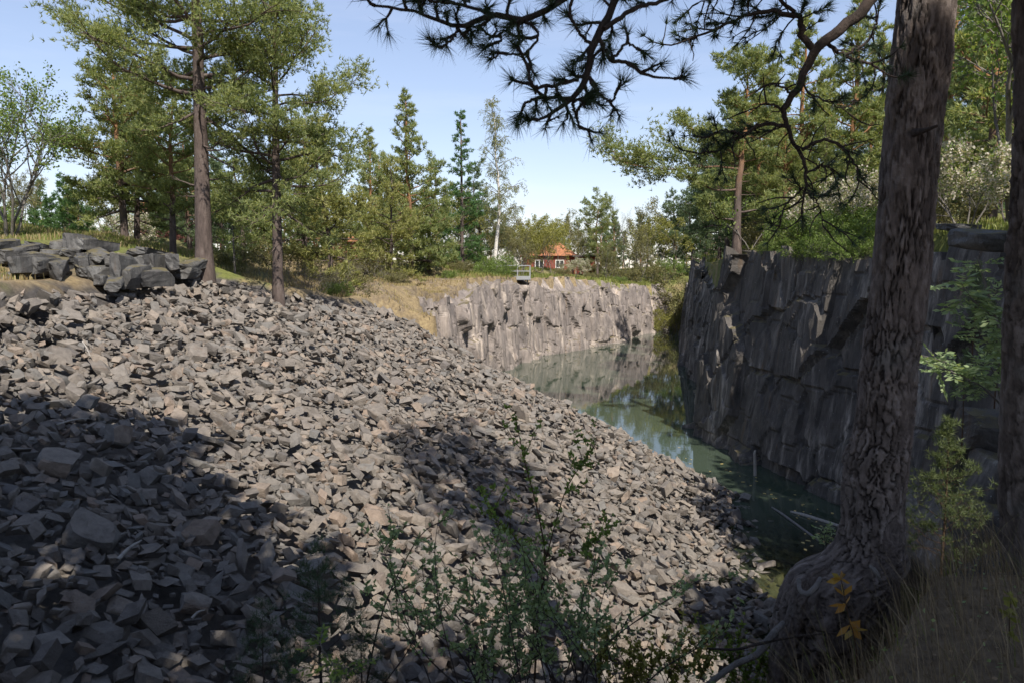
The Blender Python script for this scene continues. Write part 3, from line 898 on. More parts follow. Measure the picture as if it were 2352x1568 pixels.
# visible size decides which stones are single parts; buried ones do not count
def score(t):
    p, R, s, var = t
    px, py, zf = project(p)
    if not (-10 < px < 2362 and 560 < py < 1575): return 0
    j = int((p[1] - SY0) / SG); i = int((p[0] - SX0) / SG)
    bur = HM[min(j, HM.shape[0] - 1), min(i, HM.shape[1] - 1)] - p[2]
    return s / zf * (1.0 if bur < s * 0.42 else 0.2)
sco = np.array([score(t) for t in placed])
order = np.argsort(-sco)
rest = MB()
for rank, k in enumerate(order):
    p, R, s, var = placed[k]
    if rank < 300:
        o = put('stone', stone_me[var], rubble_o); place_matrix(o, p, R, s)
    elif HM[min(int((p[1] - SY0) / SG), HM.shape[0] - 1), min(int((p[0] - SX0) / SG), HM.shape[1] - 1)] - p[2] < 0.5 * s:
        V, F = STONES[var]
        rest.add((V * s) @ R.T + p, F)
ro = rest.build('loose_stones', M['stone'], rubble_o)
tag(ro, kind='stuff')

# outcrop on the left: blocks of rock one can tell apart
oc = thing('rock_outcrop', W(200, 630, 22), 'grey rock outcrop of cracked blocks below the grassy hill at far left', 'rock outcrop')
blocks = [(0, 23, 552, 594, 21.5), (23, 60, 559, 607, 21.5), (56, 83, 590, 632, 20.5), (37, 60, 615, 636, 20), (85, 110, 561, 582, 23), (90, 112, 580, 617, 22), (98, 146, 588, 629, 21), (115, 156, 568, 594, 23),
          (156, 233, 547, 600, 23.5), (156, 229, 584, 630, 22.6), (223, 296, 586, 652, 22.6), (290, 325, 599, 654, 23), (316, 360, 617, 656, 23.3), (321, 362, 585, 616, 25), (300, 334, 566, 586, 26.5), (340, 376, 570, 588, 27), (363, 407, 580, 616, 25.5), (430, 458, 594, 617, 27), (408, 448, 611, 636, 26), (224, 280, 630, 659, 22.2), (-40, 4, 556, 630, 21)]
split = []
for (x0, x1, y0, y1, d) in blocks:
    nsp = max(1, int(round((x1 - x0) / 27.0)))
    for q in range(nsp):
        a_, b_ = x0 + (x1 - x0) * q / nsp, x0 + (x1 - x0) * (q + 1) / nsp
        dy = rng.uniform(-5, 5)
        if y1 - y0 > 45 and rng.random() < 0.6:
            ym = y0 + (y1 - y0) * rng.uniform(0.4, 0.6)
            split += [(a_, b_, y0 + dy + 6, ym + 3, d + 0.25 + rng.uniform(-.15, .2)), (a_ - 2, b_ + 2, ym, y1 + dy, d + rng.uniform(-.2, .15))]
        else:
            split.append((a_, b_, y0 + dy + 5, y1 + dy + 3, d + rng.uniform(-.25, .25)))
for k, (x0, x1, y0, y1, d) in enumerate(split):
    c = W((x0 + x1) / 2, (y0 + y1) / 2, d + 0.6)
    w = (x1 - x0) / FPX * d * 1.22; h = (y1 - y0) / FPX * d * 1.25
    V, F = rock(500 + k, 6, 10, 0.10)
    b = MB(); b.add(V * np.array([w * 1.08, 1.6, h * 0.9]) , F)
    o = b.build('rock_block', M['block'], oc)
    o.location = [float(v) for v in (c - np.array(oc.location))]
    o.rotation_euler = (float(rng.normal(0, 0.08)), float(rng.normal(0, 0.10)), float(rng.normal(0, 0.3)))

# ------------------------------------------------------------------ plants: generators (local coordinates, base at the origin)
def tuft_tris(mbx, C, D, L, w, k, spread, r, mati=0):
    n = len(C)
    if n == 0: return
    C = np.repeat(np.asarray(C, float), k, 0); D = np.repeat(unit(D), k, 0)
    d = unit(D + spread * r.normal(size=D.shape))
    s = unit(np.cross(d, r.normal(size=d.shape)))
    ll = L * r.uniform(0.6, 1.25, (len(C), 1))
    V = np.stack([C - s * w / 2, C + s * w / 2, C + d * ll], 1).reshape(-1, 3)
    mbx.add(V, np.arange(len(V)).reshape(-1, 3), mati)

def leaf_quads(mbx, C, D, L, w, r, mati=0):
    n = len(C)
    if n == 0: return
    C = np.asarray(C, float); d = unit(D)
    s = unit(np.cross(d, r.normal(size=d.shape)))
    ll = L * r.uniform(0.6, 1.25, (n, 1)); ww = w * r.uniform(0.7, 1.2, (n, 1))
    V = np.stack([C, C + d * ll * 0.5 + s * ww / 2, C + d * ll, C + d * ll * 0.5 - s * ww / 2], 1).reshape(-1, 3)
    mbx.add(V, np.arange(len(V)).reshape(-1, 4), mati)

UP = np.array([0, 0, 1.0])

def pine(seed, H, r0, cb, R, nl=42, shape='round', tuft=0.15, tw=0.028, k=6, dens=1.0, lean=(0, 0), wob=0.15, low_el=0, top_el=45, dead=4, sides=8, extra_limbs=(), minl=0.35, fine=True):
    """Scots pine: trunk with limbs, and a crown of needle tufts on layered sprays."""
    r = np.random.default_rng(seed)
    wd, cr = MB(), MB()
    n = 16
    t = np.linspace(0, 1, n)
    wv = np.cumsum(r.normal(0, wob, (n, 2)), 0) * 0.35; wv -= wv[0]
    P = np.stack([lean[0] * t ** 1.3 + wv[:, 0] * t, lean[1] * t ** 1.3 + wv[:, 1] * t, H * t], -1)
    Rt = r0 * (np.clip(1 - t, 0, 1) ** 0.75 * 0.94 + 0.06) ; Rt[0] *= 1.35; P[0, 2] = -0.5
    P, Rt = smooth_path(P, Rt, 40)
    tube(wd, P, Rt, sides)
    C, D = [], []
    az = r.uniform(0, 6.28)
    lims = []
    for i in range(nl):
        tt = cb + (0.985 - cb) * (i + r.uniform(-0.3, 0.3)) / max(1, nl - 1)
        tt = float(np.clip(tt, cb * 0.95, 0.99))
        f = (tt - cb) / (1 - cb)
        if shape == 'round': pr = (0.55 + 0.45 * math.sin(min(1, f * 1.5 + 0.25) * math.pi * 0.62)) * (1 - max(0, f - 0.45) ** 1.6 * 2.3)
        elif shape == 'cone': pr = (1 - f) ** 0.85 * (0.9 if f > 0.1 else 0.75) + 0.05
        elif shape == 'flat': pr = 0.55 + 0.45 * f - 0.75 * max(0, f - 0.72) * 2
        else: pr = (0.4 + 0.6 * math.sin(math.pi * min(1, f * 1.1 + 0.12))) * (1 - 0.25 * f)
        ln = max(minl, R * pr * r.uniform(0.6, 1.15))
        az += 2.4 + r.normal(0, 0.35)
        el = math.radians(low_el + (top_el - low_el) * f + r.normal(0, 9))
        lims.append((tt, az, el, ln, True))
    for (tt, a_, e_, l_, lv) in extra_limbs:
        lims.append((tt, a_, math.radians(e_), l_, lv))
    for i in range(dead):
        lims.append((cb * r.uniform(0.45, 1.0), r.uniform(0, 6.28), math.radians(r.uniform(-20, 15)), R * r.uniform(0.15, 0.4), False))
    for (tt, az_, el, ln, live) in lims:
        p0 = np.array([np.interp(tt, np.linspace(0, 1, 40), P[:, q]) for q in range(3)])
        rl = np.interp(tt, np.linspace(0, 1, 40), Rt)
        d = np.array([math.cos(az_) * math.cos(el), math.sin(az_) * math.cos(el), math.sin(el)])
        m = 7
        pts = [p0]; dd = d.copy()
        for q in range(m - 1):
            dd = unit(dd + r.normal(0, 0.16, 3) + np.array([0, 0, 0.05 + (0.10 if q > 2 else -0.06)]))
            pts.append(pts[-1] + dd * ln / (m - 1))
        pts = np.array(pts)
        rb = min(rl * 0.42, 0.018 + 0.017 * ln)
        tube(wd, pts, np.linspace(rb, rb * 0.2, m), 5)
        if not live:
            for q in range(2):
                b0 = pts[3 + q]; e = unit(dd + r.normal(0, 0.8, 3)); tube(wd, [b0, b0 + e * ln * 0.15, b0 + e * ln * 0.3 + r.normal(0, 0.03, 3)], [rb * .3, rb * .2, rb * .08], 3)
            continue
        ns = max(3, int(ln * 3.2 * dens ** 0.5))
        for b in range(ns):
            s = 0.22 + 0.78 * (b + r.uniform(0, 1)) / ns
            s = min(s, 1.0)
            x = s * (m - 1); q = min(int(x), m - 2); pb = pts[q] + (pts[q + 1] - pts[q]) * (x - q)
            dl = unit(pts[q + 1] - pts[q])
            side = unit(np.cross(dl, UP)) * (1 if b % 2 else -1)
            e = unit(dl * r.uniform(0.4, 0.9) + side * r.uniform(0.4, 1.0) + UP * r.uniform(-0.1, 0.45))
            l2 = ln * (0.42 - 0.2 * s) * r.uniform(0.7, 1.3) + min(0.15, 0.4 * ln)
            q2 = [pb]
            de = e
            for z in range(3):
                de = unit(de + r.normal(0, 0.22, 3) + UP * 0.08); q2.append(q2[-1] + de * l2 / 3)
            q2 = np.array(q2)
            if fine: tube(wd, q2, np.linspace(rb * 0.3, min(0.006, rb * 0.2), 4), 3, cap=False)
            nt_ = max(3, int((l2 * 20 + 3) * dens))
            ss = r.uniform(0.3, 1.05, nt_) * 3
            qi = np.clip(ss.astype(int), 0, 2)
            pp = q2[qi] + (q2[qi + 1] - q2[qi]) * (ss - qi)[:, None]
            jit = r.normal(0, 1, (nt_, 3)) * np.array([0.10, 0.10, 0.055]) * (0.5 + l2) * min(1, ln / 0.6)
            C.append(pp + jit); D.append(unit(de) * 0.6 + UP * 0.45 + r.normal(0, 0.35, (nt_, 3)))
    C = np.concatenate(C); D = np.concatenate(D)
    tuft_tris(cr, C, D, tuft, tw * 1.05, k, 0.75, r)
    return wd, cr

def leafy(seed, H, stems, spread, leaf, lw, nleaf, r0=0.06, droop=0.0, levels=3, kids=4, upb=0.25, base_w=0.3, blossom=0.0, tilt=0.35):
    r = np.random.default_rng(seed)
    wd, lf = MB(), MB()
    C, D = [], []
    def grow(p, d, ln, rad, lev):
        m = 6
        pts = [p]; dd = d
        for q in range(m - 1):
            bend = upb if lev < levels else -droop
            dd = unit(dd + r.normal(0, 0.14 + 0.05 * lev, 3) + UP * bend * 0.3)
            pts.append(pts[-1] + dd * ln / (m - 1))
        pts = np.array(pts)
        tube(wd, pts, np.linspace(rad, rad * (0.35 if lev < levels else 0.3), m), 6 if lev == 0 else 4 if lev == 1 else 3, cap=False)
        if lev >= levels:
            s = r.uniform(0.15, 1.0, nleaf) * (m - 1); q = np.clip(s.astype(int), 0, m - 2)
            pp = pts[q] + (pts[q + 1] - pts[q]) * (s - q)[:, None]
            C.append(pp + r.normal(0, leaf * 0.7, (nleaf, 3))); D.append(unit(dd) * 0.5 + r.normal(0, 0.6, (nleaf, 3)) - UP * droop * 0.8)
            return
        nk = kids + (1 if lev == 0 else 0)
        for b in range(nk):
            s = 0.3 + 0.7 * (b + r.uniform(0, 1)) / nk
            x = min(s, 0.999) * (m - 1); q = int(x); pb = pts[q] + (pts[q + 1] - pts[q]) * (x - q)
            dl = unit(pts[q + 1] - pts[q])
            e = unit(dl * 0.8 + unit(np.cross(dl, r.normal(size=3))) * spread * r.uniform(0.6, 1.2))
            grow(pb, e, ln * (0.62 - 0.18 * s) * r.uniform(0.8, 1.25), rad * 0.45, lev + 1)
        grow(pts[-1], dd, ln * 0.4, rad * 0.35, lev + 1)
    for i in range(stems):
        a_ = 6.28 * i / stems + r.uniform(-.4, .4)
        d = unit(np.array([math.cos(a_) * tilt, math.sin(a_) * tilt, 1.0])) if stems > 1 else unit(np.array([r.normal(0, .05), r.normal(0, .05), 1]))
        p = np.array([math.cos(a_), math.sin(a_), 0]) * base_w * r.uniform(0.2, 1) * (stems > 1)
        grow(p, d, H * 0.62 * r.uniform(0.8, 1.05), r0 * (1.0 if stems < 3 else 0.6), 0)
    C = np.concatenate(C); D = np.concatenate(D)
    if blossom > 0:
        m_ = r.random(len(C)) < blossom
        leaf_quads(lf, C[m_], D[m_], leaf, lw, r, 1)
        leaf_quads(lf, C[~m_], D[~m_], leaf * 0.8, lw * 0.7, r, 0)
    else:
        leaf_quads(lf, C, D, leaf, lw, r, 0)
    return wd, lf

def birch(seed, H):
    r = np.random.default_rng(seed)
    wd, lf = MB(), MB(); C, D = [], []
    P = [np.zeros(3)]
    for q in range(15):
        P.append(P[-1] + np.array([0.10 if q < 4 else r.normal(0, .08), r.normal(0, .06), H / 15]))
    P = np.array(P); R = 0.19 * (1 - np.linspace(0, 1, 16)) ** 0.9 + 0.012
    P, R = smooth_path(P, R, 40)
    tube(wd, P, R, 8, 0)
    az = 0
    for i in range(46):
        tt = 0.30 + 0.68 * i / 45
        x = tt * 39; q = int(x); p0 = P[q]
        az += 2.4 + r.normal(0, .4)
        f = (tt - 0.3) / 0.7
        ln = (2.9 * (1 - f) ** 0.7 + 0.5) * r.uniform(0.55, 1.1)
        el = math.radians(38 + 25 * f + r.normal(0, 8))
        d = np.array([math.cos(az) * math.cos(el), math.sin(az) * math.cos(el), math.sin(el)])
        pts = [p0]
        for z in range(6):
            d = unit(d + r.normal(0, .1, 3) - UP * 0.06); pts.append(pts[-1] + d * ln / 6)
        pts = np.array(pts)
        tube(wd, pts, np.linspace(0.025 + 0.008 * ln, 0.008, 7), 4, 1)
        for b in range(int(5 + 4 * ln)):
            s = r.uniform(0.25, 1) * 5.99; q = int(s); pb = pts[q] + (pts[q + 1] - pts[q]) * (s - q)
            e = unit(d * 0.5 + r.normal(0, .6, 3)); l2 = r.uniform(0.5, 1.25); tw = [pb]
            for z in range(4):
                e = unit(e - UP * 0.42 + r.normal(0, .1, 3)); tw.append(tw[-1] + e * l2 / 4)
            tw = np.array(tw); tube(wd, tw, [.008, .006, .005, .004, .003], 3, 1, cap=False)
            m = 18; ss = r.uniform(0.2, 1, m) * 3.99; qi = ss.astype(int)
            C.append(tw[qi] + (tw[qi + 1] - tw[qi]) * (ss - qi)[:, None] + r.normal(0, .05, (m, 3))); D.append(r.normal(0, .5, (m, 3)) - UP * 0.6)
    leaf_quads(lf, np.concatenate(C), np.concatenate(D), 0.11, 0.075, r)
    return wd, lf

def proto(pair, bark, leaf, names=('trunk', 'crown')):
    wd, cr = pair
    return (wd.mesh(names[0], bark, smooth=True), cr.mesh(names[1], leaf), names)

def plant(name, pr, px, d, label, cat, group, z=None, scale=1.0, rz=0.0, xy=None, sink=0.15, leaf=None):
    if xy is None:
        p = W(px, 620, d); x, y = p[0], p[1]
    else:
        x, y = xy
    z = (gz(x, y) if z is None else z) - sink
    t = thing(name, (x, y, z), label, cat, group, rz, scale)
    a = put(pr[2][0], pr[0], t)
    b = put(pr[2][1], pr[1], t)
    if leaf is not None:
        b.material_slots[0].link = 'OBJECT'; b.material_slots[0].material = leaf
    return t

PINES_L = 'pines on the grassy rise behind the rubble'
# the two big pines on the left
pA = proto(pine(1, 14.2, 0.31, 0.40, 4.5, 50, 'round', 0.17, 0.032, 6, 1.35, (0.05, 0), 0.10, -4, 45, 7, 14,
                extra_limbs=[(0.56, 3.3, 12, 4.6, True), (0.64, 3.0, 8, 4.6, True), (0.70, 0.3, 12, 4.2, True), (0.50, 0.2, -6, 2.6, True), (0.33, -0.6, -20, 1.6, False), (0.31, 0.2, -15, 1.9, False)]), M['bark_pine'], M['pine'])
plant('pine_tree', pA, 470, 28.6, 'tallest pine with a thick dark bare trunk standing at the top of the rubble', 'pine tree', PINES_L)
pB = proto(pine(2, 11.8, 0.20, 0.28, 3.5, 54, 'oval', 0.17, 0.032, 6, 1.3, (0.05, 0), 0.10, -12, 50, 5, 10, extra_limbs=[(0.62, 0.1, 0, 3.4, True), (0.48, 0.2, -8, 3.2, True), (0.36, -0.3, -12, 3.0, True)]), M['bark_pine'], M['pine'])
plant('pine_tree', pB, 638, 29.5, 'pine with a slim dark trunk right of the thick trunked pine above the rubble', 'pine tree', PINES_L)
pC = proto(pine(3, 9.2, 0.19, 0.2, 3.6, 46, 'oval', 0.2, 0.042, 6, 1.2, (-0.2, 0), 0.12, -6, 45, 4, 8), M['bark_orange'], M['pine'])
pD = proto(pine(4, 8.4, 0.17, 0.25, 2.9, 40, 'flat', 0.2, 0.042, 6, 1.15, (0.5, 0), 0.16, -4, 40, 4, 8), M['bark_orange'], M['pine'])
pE = proto(pine(5, 10.5, 0.17, 0.12, 2.7, 56, 'cone', 0.24, 0.05, 6, 0.95, (0.1, 0), 0.10, 0, 45, 2, 7), M['bark_orange'], M['pine'])
pF = proto(pine(6, 12.0, 0.20, 0.10, 3.3, 60, 'cone', 0.26, 0.055, 6, 0.9, (0, 0), 0.16, 2, 40, 2, 7), M['bark_orange'], M['pine'])
pG = proto(pine(9, 7.0, 0.13, 0.08, 2.2, 44, 'oval', 0.2, 0.042, 6, 1.1, (0.2, 0.1), 0.18, -12, 40, 2, 6), M['bark_pine'], M['pine'])
pS = proto(pine(8, 12.0, 0.16, 0.10, 2.2, 60, 'cone', 0.2, 0.045, 6, 1.1, (0, 0), 0.03, -6, 35, 1, 7), M['bark_pine'], M['fir'])

plant('pine_tree', pC, 290, 38, 'broad pine with a forked dark trunk left of the thick trunked pine beside the grass', 'pine tree', PINES_L, rz=1.0)
plant('pine_tree', pC, 318, 40, 'second trunk close behind the broad left pine at the grass edge', 'pine tree', PINES_L, rz=3.9, scale=0.86)
plant('pine_tree', pD, 398, 35, 'grey stemmed leaning pine just left of the thick dark trunk', 'pine tree', PINES_L, rz=0.4, scale=0.9)
plant('pine_tree', pG, 760, 39, 'yellowish bushy pine at the right end of the left pine group above the slope', 'pine tree', PINES_L, rz=2.0, scale=1.12, leaf=M['pine_yellow'])
plant('pine_tree', pC, 700, 44, 'dense pine close behind the slim trunked pine', 'pine tree', PINES_L, rz=4.4, scale=0.95)
plant('pine_tree', pG, 560, 42, 'bushy pine filling the gap between the two big trunks', 'pine tree', PINES_L, rz=0.9, scale=0.95)
plant('pine_tree', pD, 440, 48, 'dark pine seen low behind the thick trunk beside the red shed', 'pine tree', PINES_L, rz=2.9, scale=0.95, leaf=M['pine_dark'])
pY = proto(pine(21, 3.0, 0.045, 0.35, 0.85, 18, 'oval', 0.14, 0.028, 5, 0.7, (0.05, 0), 0.1, -15, 30, 6, 5), M['bark_grey'], M['pine'])
plant('young_pine', pY, 540, 30.5, 'thin scraggy young pine between the two big trunks above the rubble', 'pine tree', PINES_L, rz=1.0)
pYF = proto(pine(22, 3.0, 0.05, 0.04, 0.95, 40, 'cone', 0.14, 0.03, 6, 1.6, (0, 0), 0.03, 5, 45, 0, 6), M['bark_grey'], M['fir'])
for (px, d, s, lab) in [(165, 40, 1.05, 'largest dark young fir on the grass at far left'), (122, 41, 0.85, 'small dark fir left of the largest young fir'), (205, 42, 0.72, 'small fir right of the largest young fir'), (85, 43, 0.75, 'outermost small fir beside the multi stemmed leafy tree')]:
    plant('young_fir', pYF, px, d, lab, 'fir tree', 'young firs on the grass', rz=px * 0.1, scale=s)

tL = proto(leafy(30, 7.2, 7, 0.55, 0.12, 0.085, 6, 0.11, 0.0, 3, 4, 0.28, 0.5, tilt=0.55), M['bark_grey'], M['leaf'])
plant('leafy_tree', tL, 18, 31, 'multi stemmed tree with sparse fresh green leaves at the left picture edge', 'tree', None, rz=0.5)

# shrubs and small broadleaf trees
tS1 = proto(leafy(40, 2.6, 9, 0.7, 0.10, 0.075, 12, 0.03, 0.0, 2, 5, 0.1, 0.5, tilt=0.7), M['bark_grey'], M['leaf'], ('stems', 'foliage'))
tS2 = proto(leafy(41, 2.4, 10, 0.75, 0.10, 0.075, 12, 0.03, 0.1, 2, 5, 0.05, 0.6, tilt=0.8), M['bark_grey'], M['leaf_dull'], ('stems', 'foliage'))
tT1 = proto(leafy(42, 7.5, 3, 0.6, 0.16, 0.13, 12, 0.10, 0.05, 3, 4, 0.2, 0.4, tilt=0.3), M['bark_grey'], M['leaf_yellow'])
tT2 = proto(leafy(43, 8.0, 4, 0.6, 0.15, 0.12, 10, 0.10, 0.0, 3, 4, 0.25, 0.4, tilt=0.35), M['bark_grey'], M['leaf_dull'])
tBare = proto(leafy(44, 8.5, 3, 0.5, 0.06, 0.04, 2, 0.10, 0.0, 3, 5, 0.3, 0.3, tilt=0.3), M['bark_grey'], M['leaf_dull'])
tBl = proto(leafy(45, 4.4, 5, 0.65, 0.115, 0.10, 13, 0.07, 0.0, 3, 4, 0.18, 0.4, blossom=0.6, tilt=0.5), M['bark_grey'], [M['leaf'], M['blossom']])
tTw = proto(leafy(46, 2.0, 9, 0.7, 0.05, 0.03, 2, 0.02, 0.05, 2, 5, 0.05, 0.6, tilt=0.8), M['bark_grey'], M['leaf_dull'], ('stems', 'foliage'))

sh = [(20, 44, tS1, 0.95, 'bright green bush behind the leafy tree at the left picture edge'), (70, 45, tS1, 0.9, 'green bush between the leafy tree and the small firs'), (-20, 40, tS1, 1.0, 'green bush cut by the left picture edge'), (230, 46, tS1, 0.9, 'green bush right of the small firs beside the white blossom'),
      (240, 60, tT2, 0.6, 'pale broadleaf tree far behind the white blossom bush'), (60, 62, tT2, 0.55, 'low broadleaf tree far behind the small firs'),
      (690, 36, tTw, 1.0, 'leafless brown bush right of the slim trunked pine'), (740, 37, tTw, 1.1, 'leafless brown bush in the middle of the brown slope'), (800, 39, tS2, 0.75, 'half bare bush on the brown slope above the rubble'), (850, 46, tTw, 0.9, 'leafless bush on the slope under the mid distance pines'), (770, 35.5, tS1, 0.4, 'sparse yellow green bush at the rubble edge'), (720, 33, tTw, 0.7, 'dry bush at the rubble edge below the slim pine'), (905, 52, tS2, 0.6, 'dull bush on the slope below the tall irregular pine'),
      (600, 34, tTw, 0.8, 'dry bush between the two big trunks'), (510, 33, tS2, 0.6, 'dull low bush beside the thick trunk'), (660, 40, tS2, 1.0, 'dull bush behind the slim trunked pine'), (820, 55, tS2, 1.3, 'wide dull bush under the narrow mid distance pine'),
      (1140, 73, tS1, 1.05, 'bright bush round the foot of the birch'), (1115, 71, tS1, 0.8, 'green bush left of the birch foot'), (1148, 72, tS1, 0.6, 'green bush hanging over the cliff edge below the railing'),
      (1240, 74, tS1, 0.55, 'low green bush right of the railing'), (1290, 82, tS2, 0.5, 'low dull bush on the rim of the far cliff'), (1360, 93, tS2, 0.55, 'low dull bush on the far cliff rim below the flat topped pine'), (1425, 99, tS1, 0.5, 'low green bush on the right part of the far cliff rim'), (1060, 66, tS2, 0.55, 'low dull bush on the left part of the far cliff rim'), (1035, 61, tS1, 0.4, 'small green bush at the left end of the far cliff'), (1320, 100, tBl, 0.75, 'white flowering bush in front of the red house'), (1265, 99, tTw, 1.5, 'leafless bush in front of the red house wall'), (1380, 108, tS2, 1.1, 'dull bush right of the red house'), (1440, 104, tS2, 1.3, 'dull bush on the far cliff edge left of the slot'), (1490, 110, tS2, 1.5, 'tall dull bush above the right end of the far cliff'), (1535, 112, tS1, 1.5, 'green bush at the far end of the slot'),
      (1010, 72, tS2, 1.1, 'dull bush at the foot of the spruce'), (960, 66, tS1, 0.9, 'green bush at the foot of the tall irregular pine'), (1065, 82, tS1, 1.1, 'green bush between spruce and birch'),
      (1880, 33.5, tS1, 0.95, 'fresh green bush spilling over the dark cliff top'), (1940, 31, tS1, 0.85, 'fresh green bush on the cliff top beside the leaning trunk'), (1820, 36, tS1, 0.8, 'fresh green bush left on the dark cliff top'), (1850, 31.6, tS1, 0.5, 'small bush hanging down the dark cliff face'), (1985, 33, tS1, 0.95, 'green bush half hidden by the leaning trunk'), (1760, 40, tS2, 0.9, 'dull bush behind the cliff edge right of the twisted pine'), (1900, 40, tS1, 1.1, 'larger green bush farther back on the cliff top'), (2170, 30, tS2, 0.8, 'dull bush below the right blossom tree')]
for (px, py, d, s, lab) in [(1862, 596, 31.5, 0.55, 'sunlit green bush hanging over the middle of the dark cliff rim'), (1915, 600, 29.8, 0.6, 'sunlit green bush hanging over the dark cliff rim nearer the leaning trunk'), (1775, 584, 34.6, 0.4, 'small green bush on the dark cliff rim right of the twisted pine'), (1968, 596, 28.4, 0.5, 'green bush on the dark cliff rim touching the leaning trunk in view')]:
    q = W(px, py, d); plant('bush', tS1, px, d, lab, 'bush', 'bushes', z=float(q[2]) - 0.1, scale=s, rz=px * 0.7)
for k, (px, d, pr, s, lab) in enumerate(sh):
    nm = 'bush' if pr in (tS1, tS2, tTw) else ('blossom_bush' if pr is tBl else 'broadleaf_tree')
    plant(nm, pr, px, d, lab, 'bush' if nm != 'broadleaf_tree' else 'tree', 'bushes' if nm == 'bush' else None, rz=k * 1.7, scale=s)

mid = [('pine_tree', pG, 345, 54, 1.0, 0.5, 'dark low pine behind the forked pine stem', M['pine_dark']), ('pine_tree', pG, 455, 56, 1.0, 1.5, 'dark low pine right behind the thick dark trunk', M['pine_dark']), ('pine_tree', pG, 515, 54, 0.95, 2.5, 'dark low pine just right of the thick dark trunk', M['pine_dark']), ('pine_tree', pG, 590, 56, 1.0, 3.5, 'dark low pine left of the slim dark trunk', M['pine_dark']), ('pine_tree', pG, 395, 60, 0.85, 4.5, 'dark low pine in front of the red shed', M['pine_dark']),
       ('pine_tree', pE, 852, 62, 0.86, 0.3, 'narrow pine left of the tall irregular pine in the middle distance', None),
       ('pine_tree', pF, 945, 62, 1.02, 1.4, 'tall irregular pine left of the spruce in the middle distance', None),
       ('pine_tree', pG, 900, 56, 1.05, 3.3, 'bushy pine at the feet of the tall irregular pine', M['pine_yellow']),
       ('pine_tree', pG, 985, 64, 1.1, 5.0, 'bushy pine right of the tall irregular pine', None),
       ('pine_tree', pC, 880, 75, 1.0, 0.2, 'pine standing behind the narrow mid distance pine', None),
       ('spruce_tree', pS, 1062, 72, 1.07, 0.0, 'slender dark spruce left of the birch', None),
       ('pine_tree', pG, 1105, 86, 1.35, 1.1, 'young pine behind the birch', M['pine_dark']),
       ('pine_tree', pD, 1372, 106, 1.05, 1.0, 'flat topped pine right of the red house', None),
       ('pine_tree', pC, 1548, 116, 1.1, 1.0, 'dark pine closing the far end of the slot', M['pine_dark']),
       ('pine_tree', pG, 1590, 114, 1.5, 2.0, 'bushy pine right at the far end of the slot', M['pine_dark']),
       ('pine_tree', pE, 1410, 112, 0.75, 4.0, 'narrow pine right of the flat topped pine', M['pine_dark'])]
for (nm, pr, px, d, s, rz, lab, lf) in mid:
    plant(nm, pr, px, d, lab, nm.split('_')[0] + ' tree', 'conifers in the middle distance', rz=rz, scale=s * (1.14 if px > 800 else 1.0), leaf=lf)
dec = [(1015, 84, tT1, 1.15, 'yellow green broadleaf tree behind the spruce'), (1205, 92, tT1, 0.85, 'yellow green tree between birch and red house'), (1255, 101, tT1, 0.95, 'yellow green tree in front of the orange roof'), (1175, 100, tT2, 0.95, 'dull broadleaf tree behind the birch'), (1300, 150, tT2, 1.3, 'pale far tree above the red house roof'),
       (1440, 118, tBare, 1.35, 'bare leafless tree right of the flat topped pine'), (1490, 118, tT2, 1.35, 'brownish tree above the right end of the far cliff'), (1530, 112, tT1, 1.25, 'yellow green tree at the far end of the slot'), (1570, 105, tT2, 1.35, 'dull tree left of the dark overhanging pine'), (1340, 165, tBare, 1.1, 'far bare tree behind the red house'), (1090, 110, tT2, 1.2, 'dull tree behind the spruce top'), (1243, 90, tT1, 0.95, 'low yellow green tree hiding the left half of the red house'), (1150, 84, tT2, 0.7, 'dull low tree behind the birch foot'), (1268, 97, tT1, 0.8, 'yellow green tree right in front of the red house door'), (1195, 80, tT2, 0.6, 'thin dull tree just right of the birch'), (1395, 100, tT2, 0.6, 'dull low tree at the right end of the red shed'), (1465, 106, tT2, 0.95, 'dull tree above the middle of the far cliff'), (1510, 104, tT1, 0.85, 'yellow green tree near the far end of the far cliff'), (1345, 125, tT2, 0.95, 'dull tree behind the red shed'), (1280, 128, tT1, 1.0, 'yellow green tree behind the orange roof ridge'), (1040, 95, tT1, 1.15, 'tall yellow green tree behind the spruce trunk'), (920, 82, tT2, 1.1, 'dull broadleaf tree behind the tall irregular pine'), (780, 85, tT1, 1.0, 'yellow green tree behind the left pines'), (1235, 160, tBare, 1.1, 'far bare tree left behind the orange roof')]
for k, (px, d, pr, s, lab) in enumerate(dec):
    plant('bare_tree' if pr is tBare else 'broadleaf_tree', pr, px, d, lab, 'tree', 'broadleaf trees round the red house', rz=k * 2.1, scale=s)

bi = birch(50, 16.4)
b_pr = (bi[0].mesh('trunk', [M['bark_birch'], M['bark_grey']], True), bi[1].mesh('crown', M['leaf_birch']), ('trunk', 'crown'))
plant('birch_tree', b_pr, 1133, 74.5, 'tall white stemmed birch at the far cliff edge beside the railing', 'birch tree', None, rz=0.2)

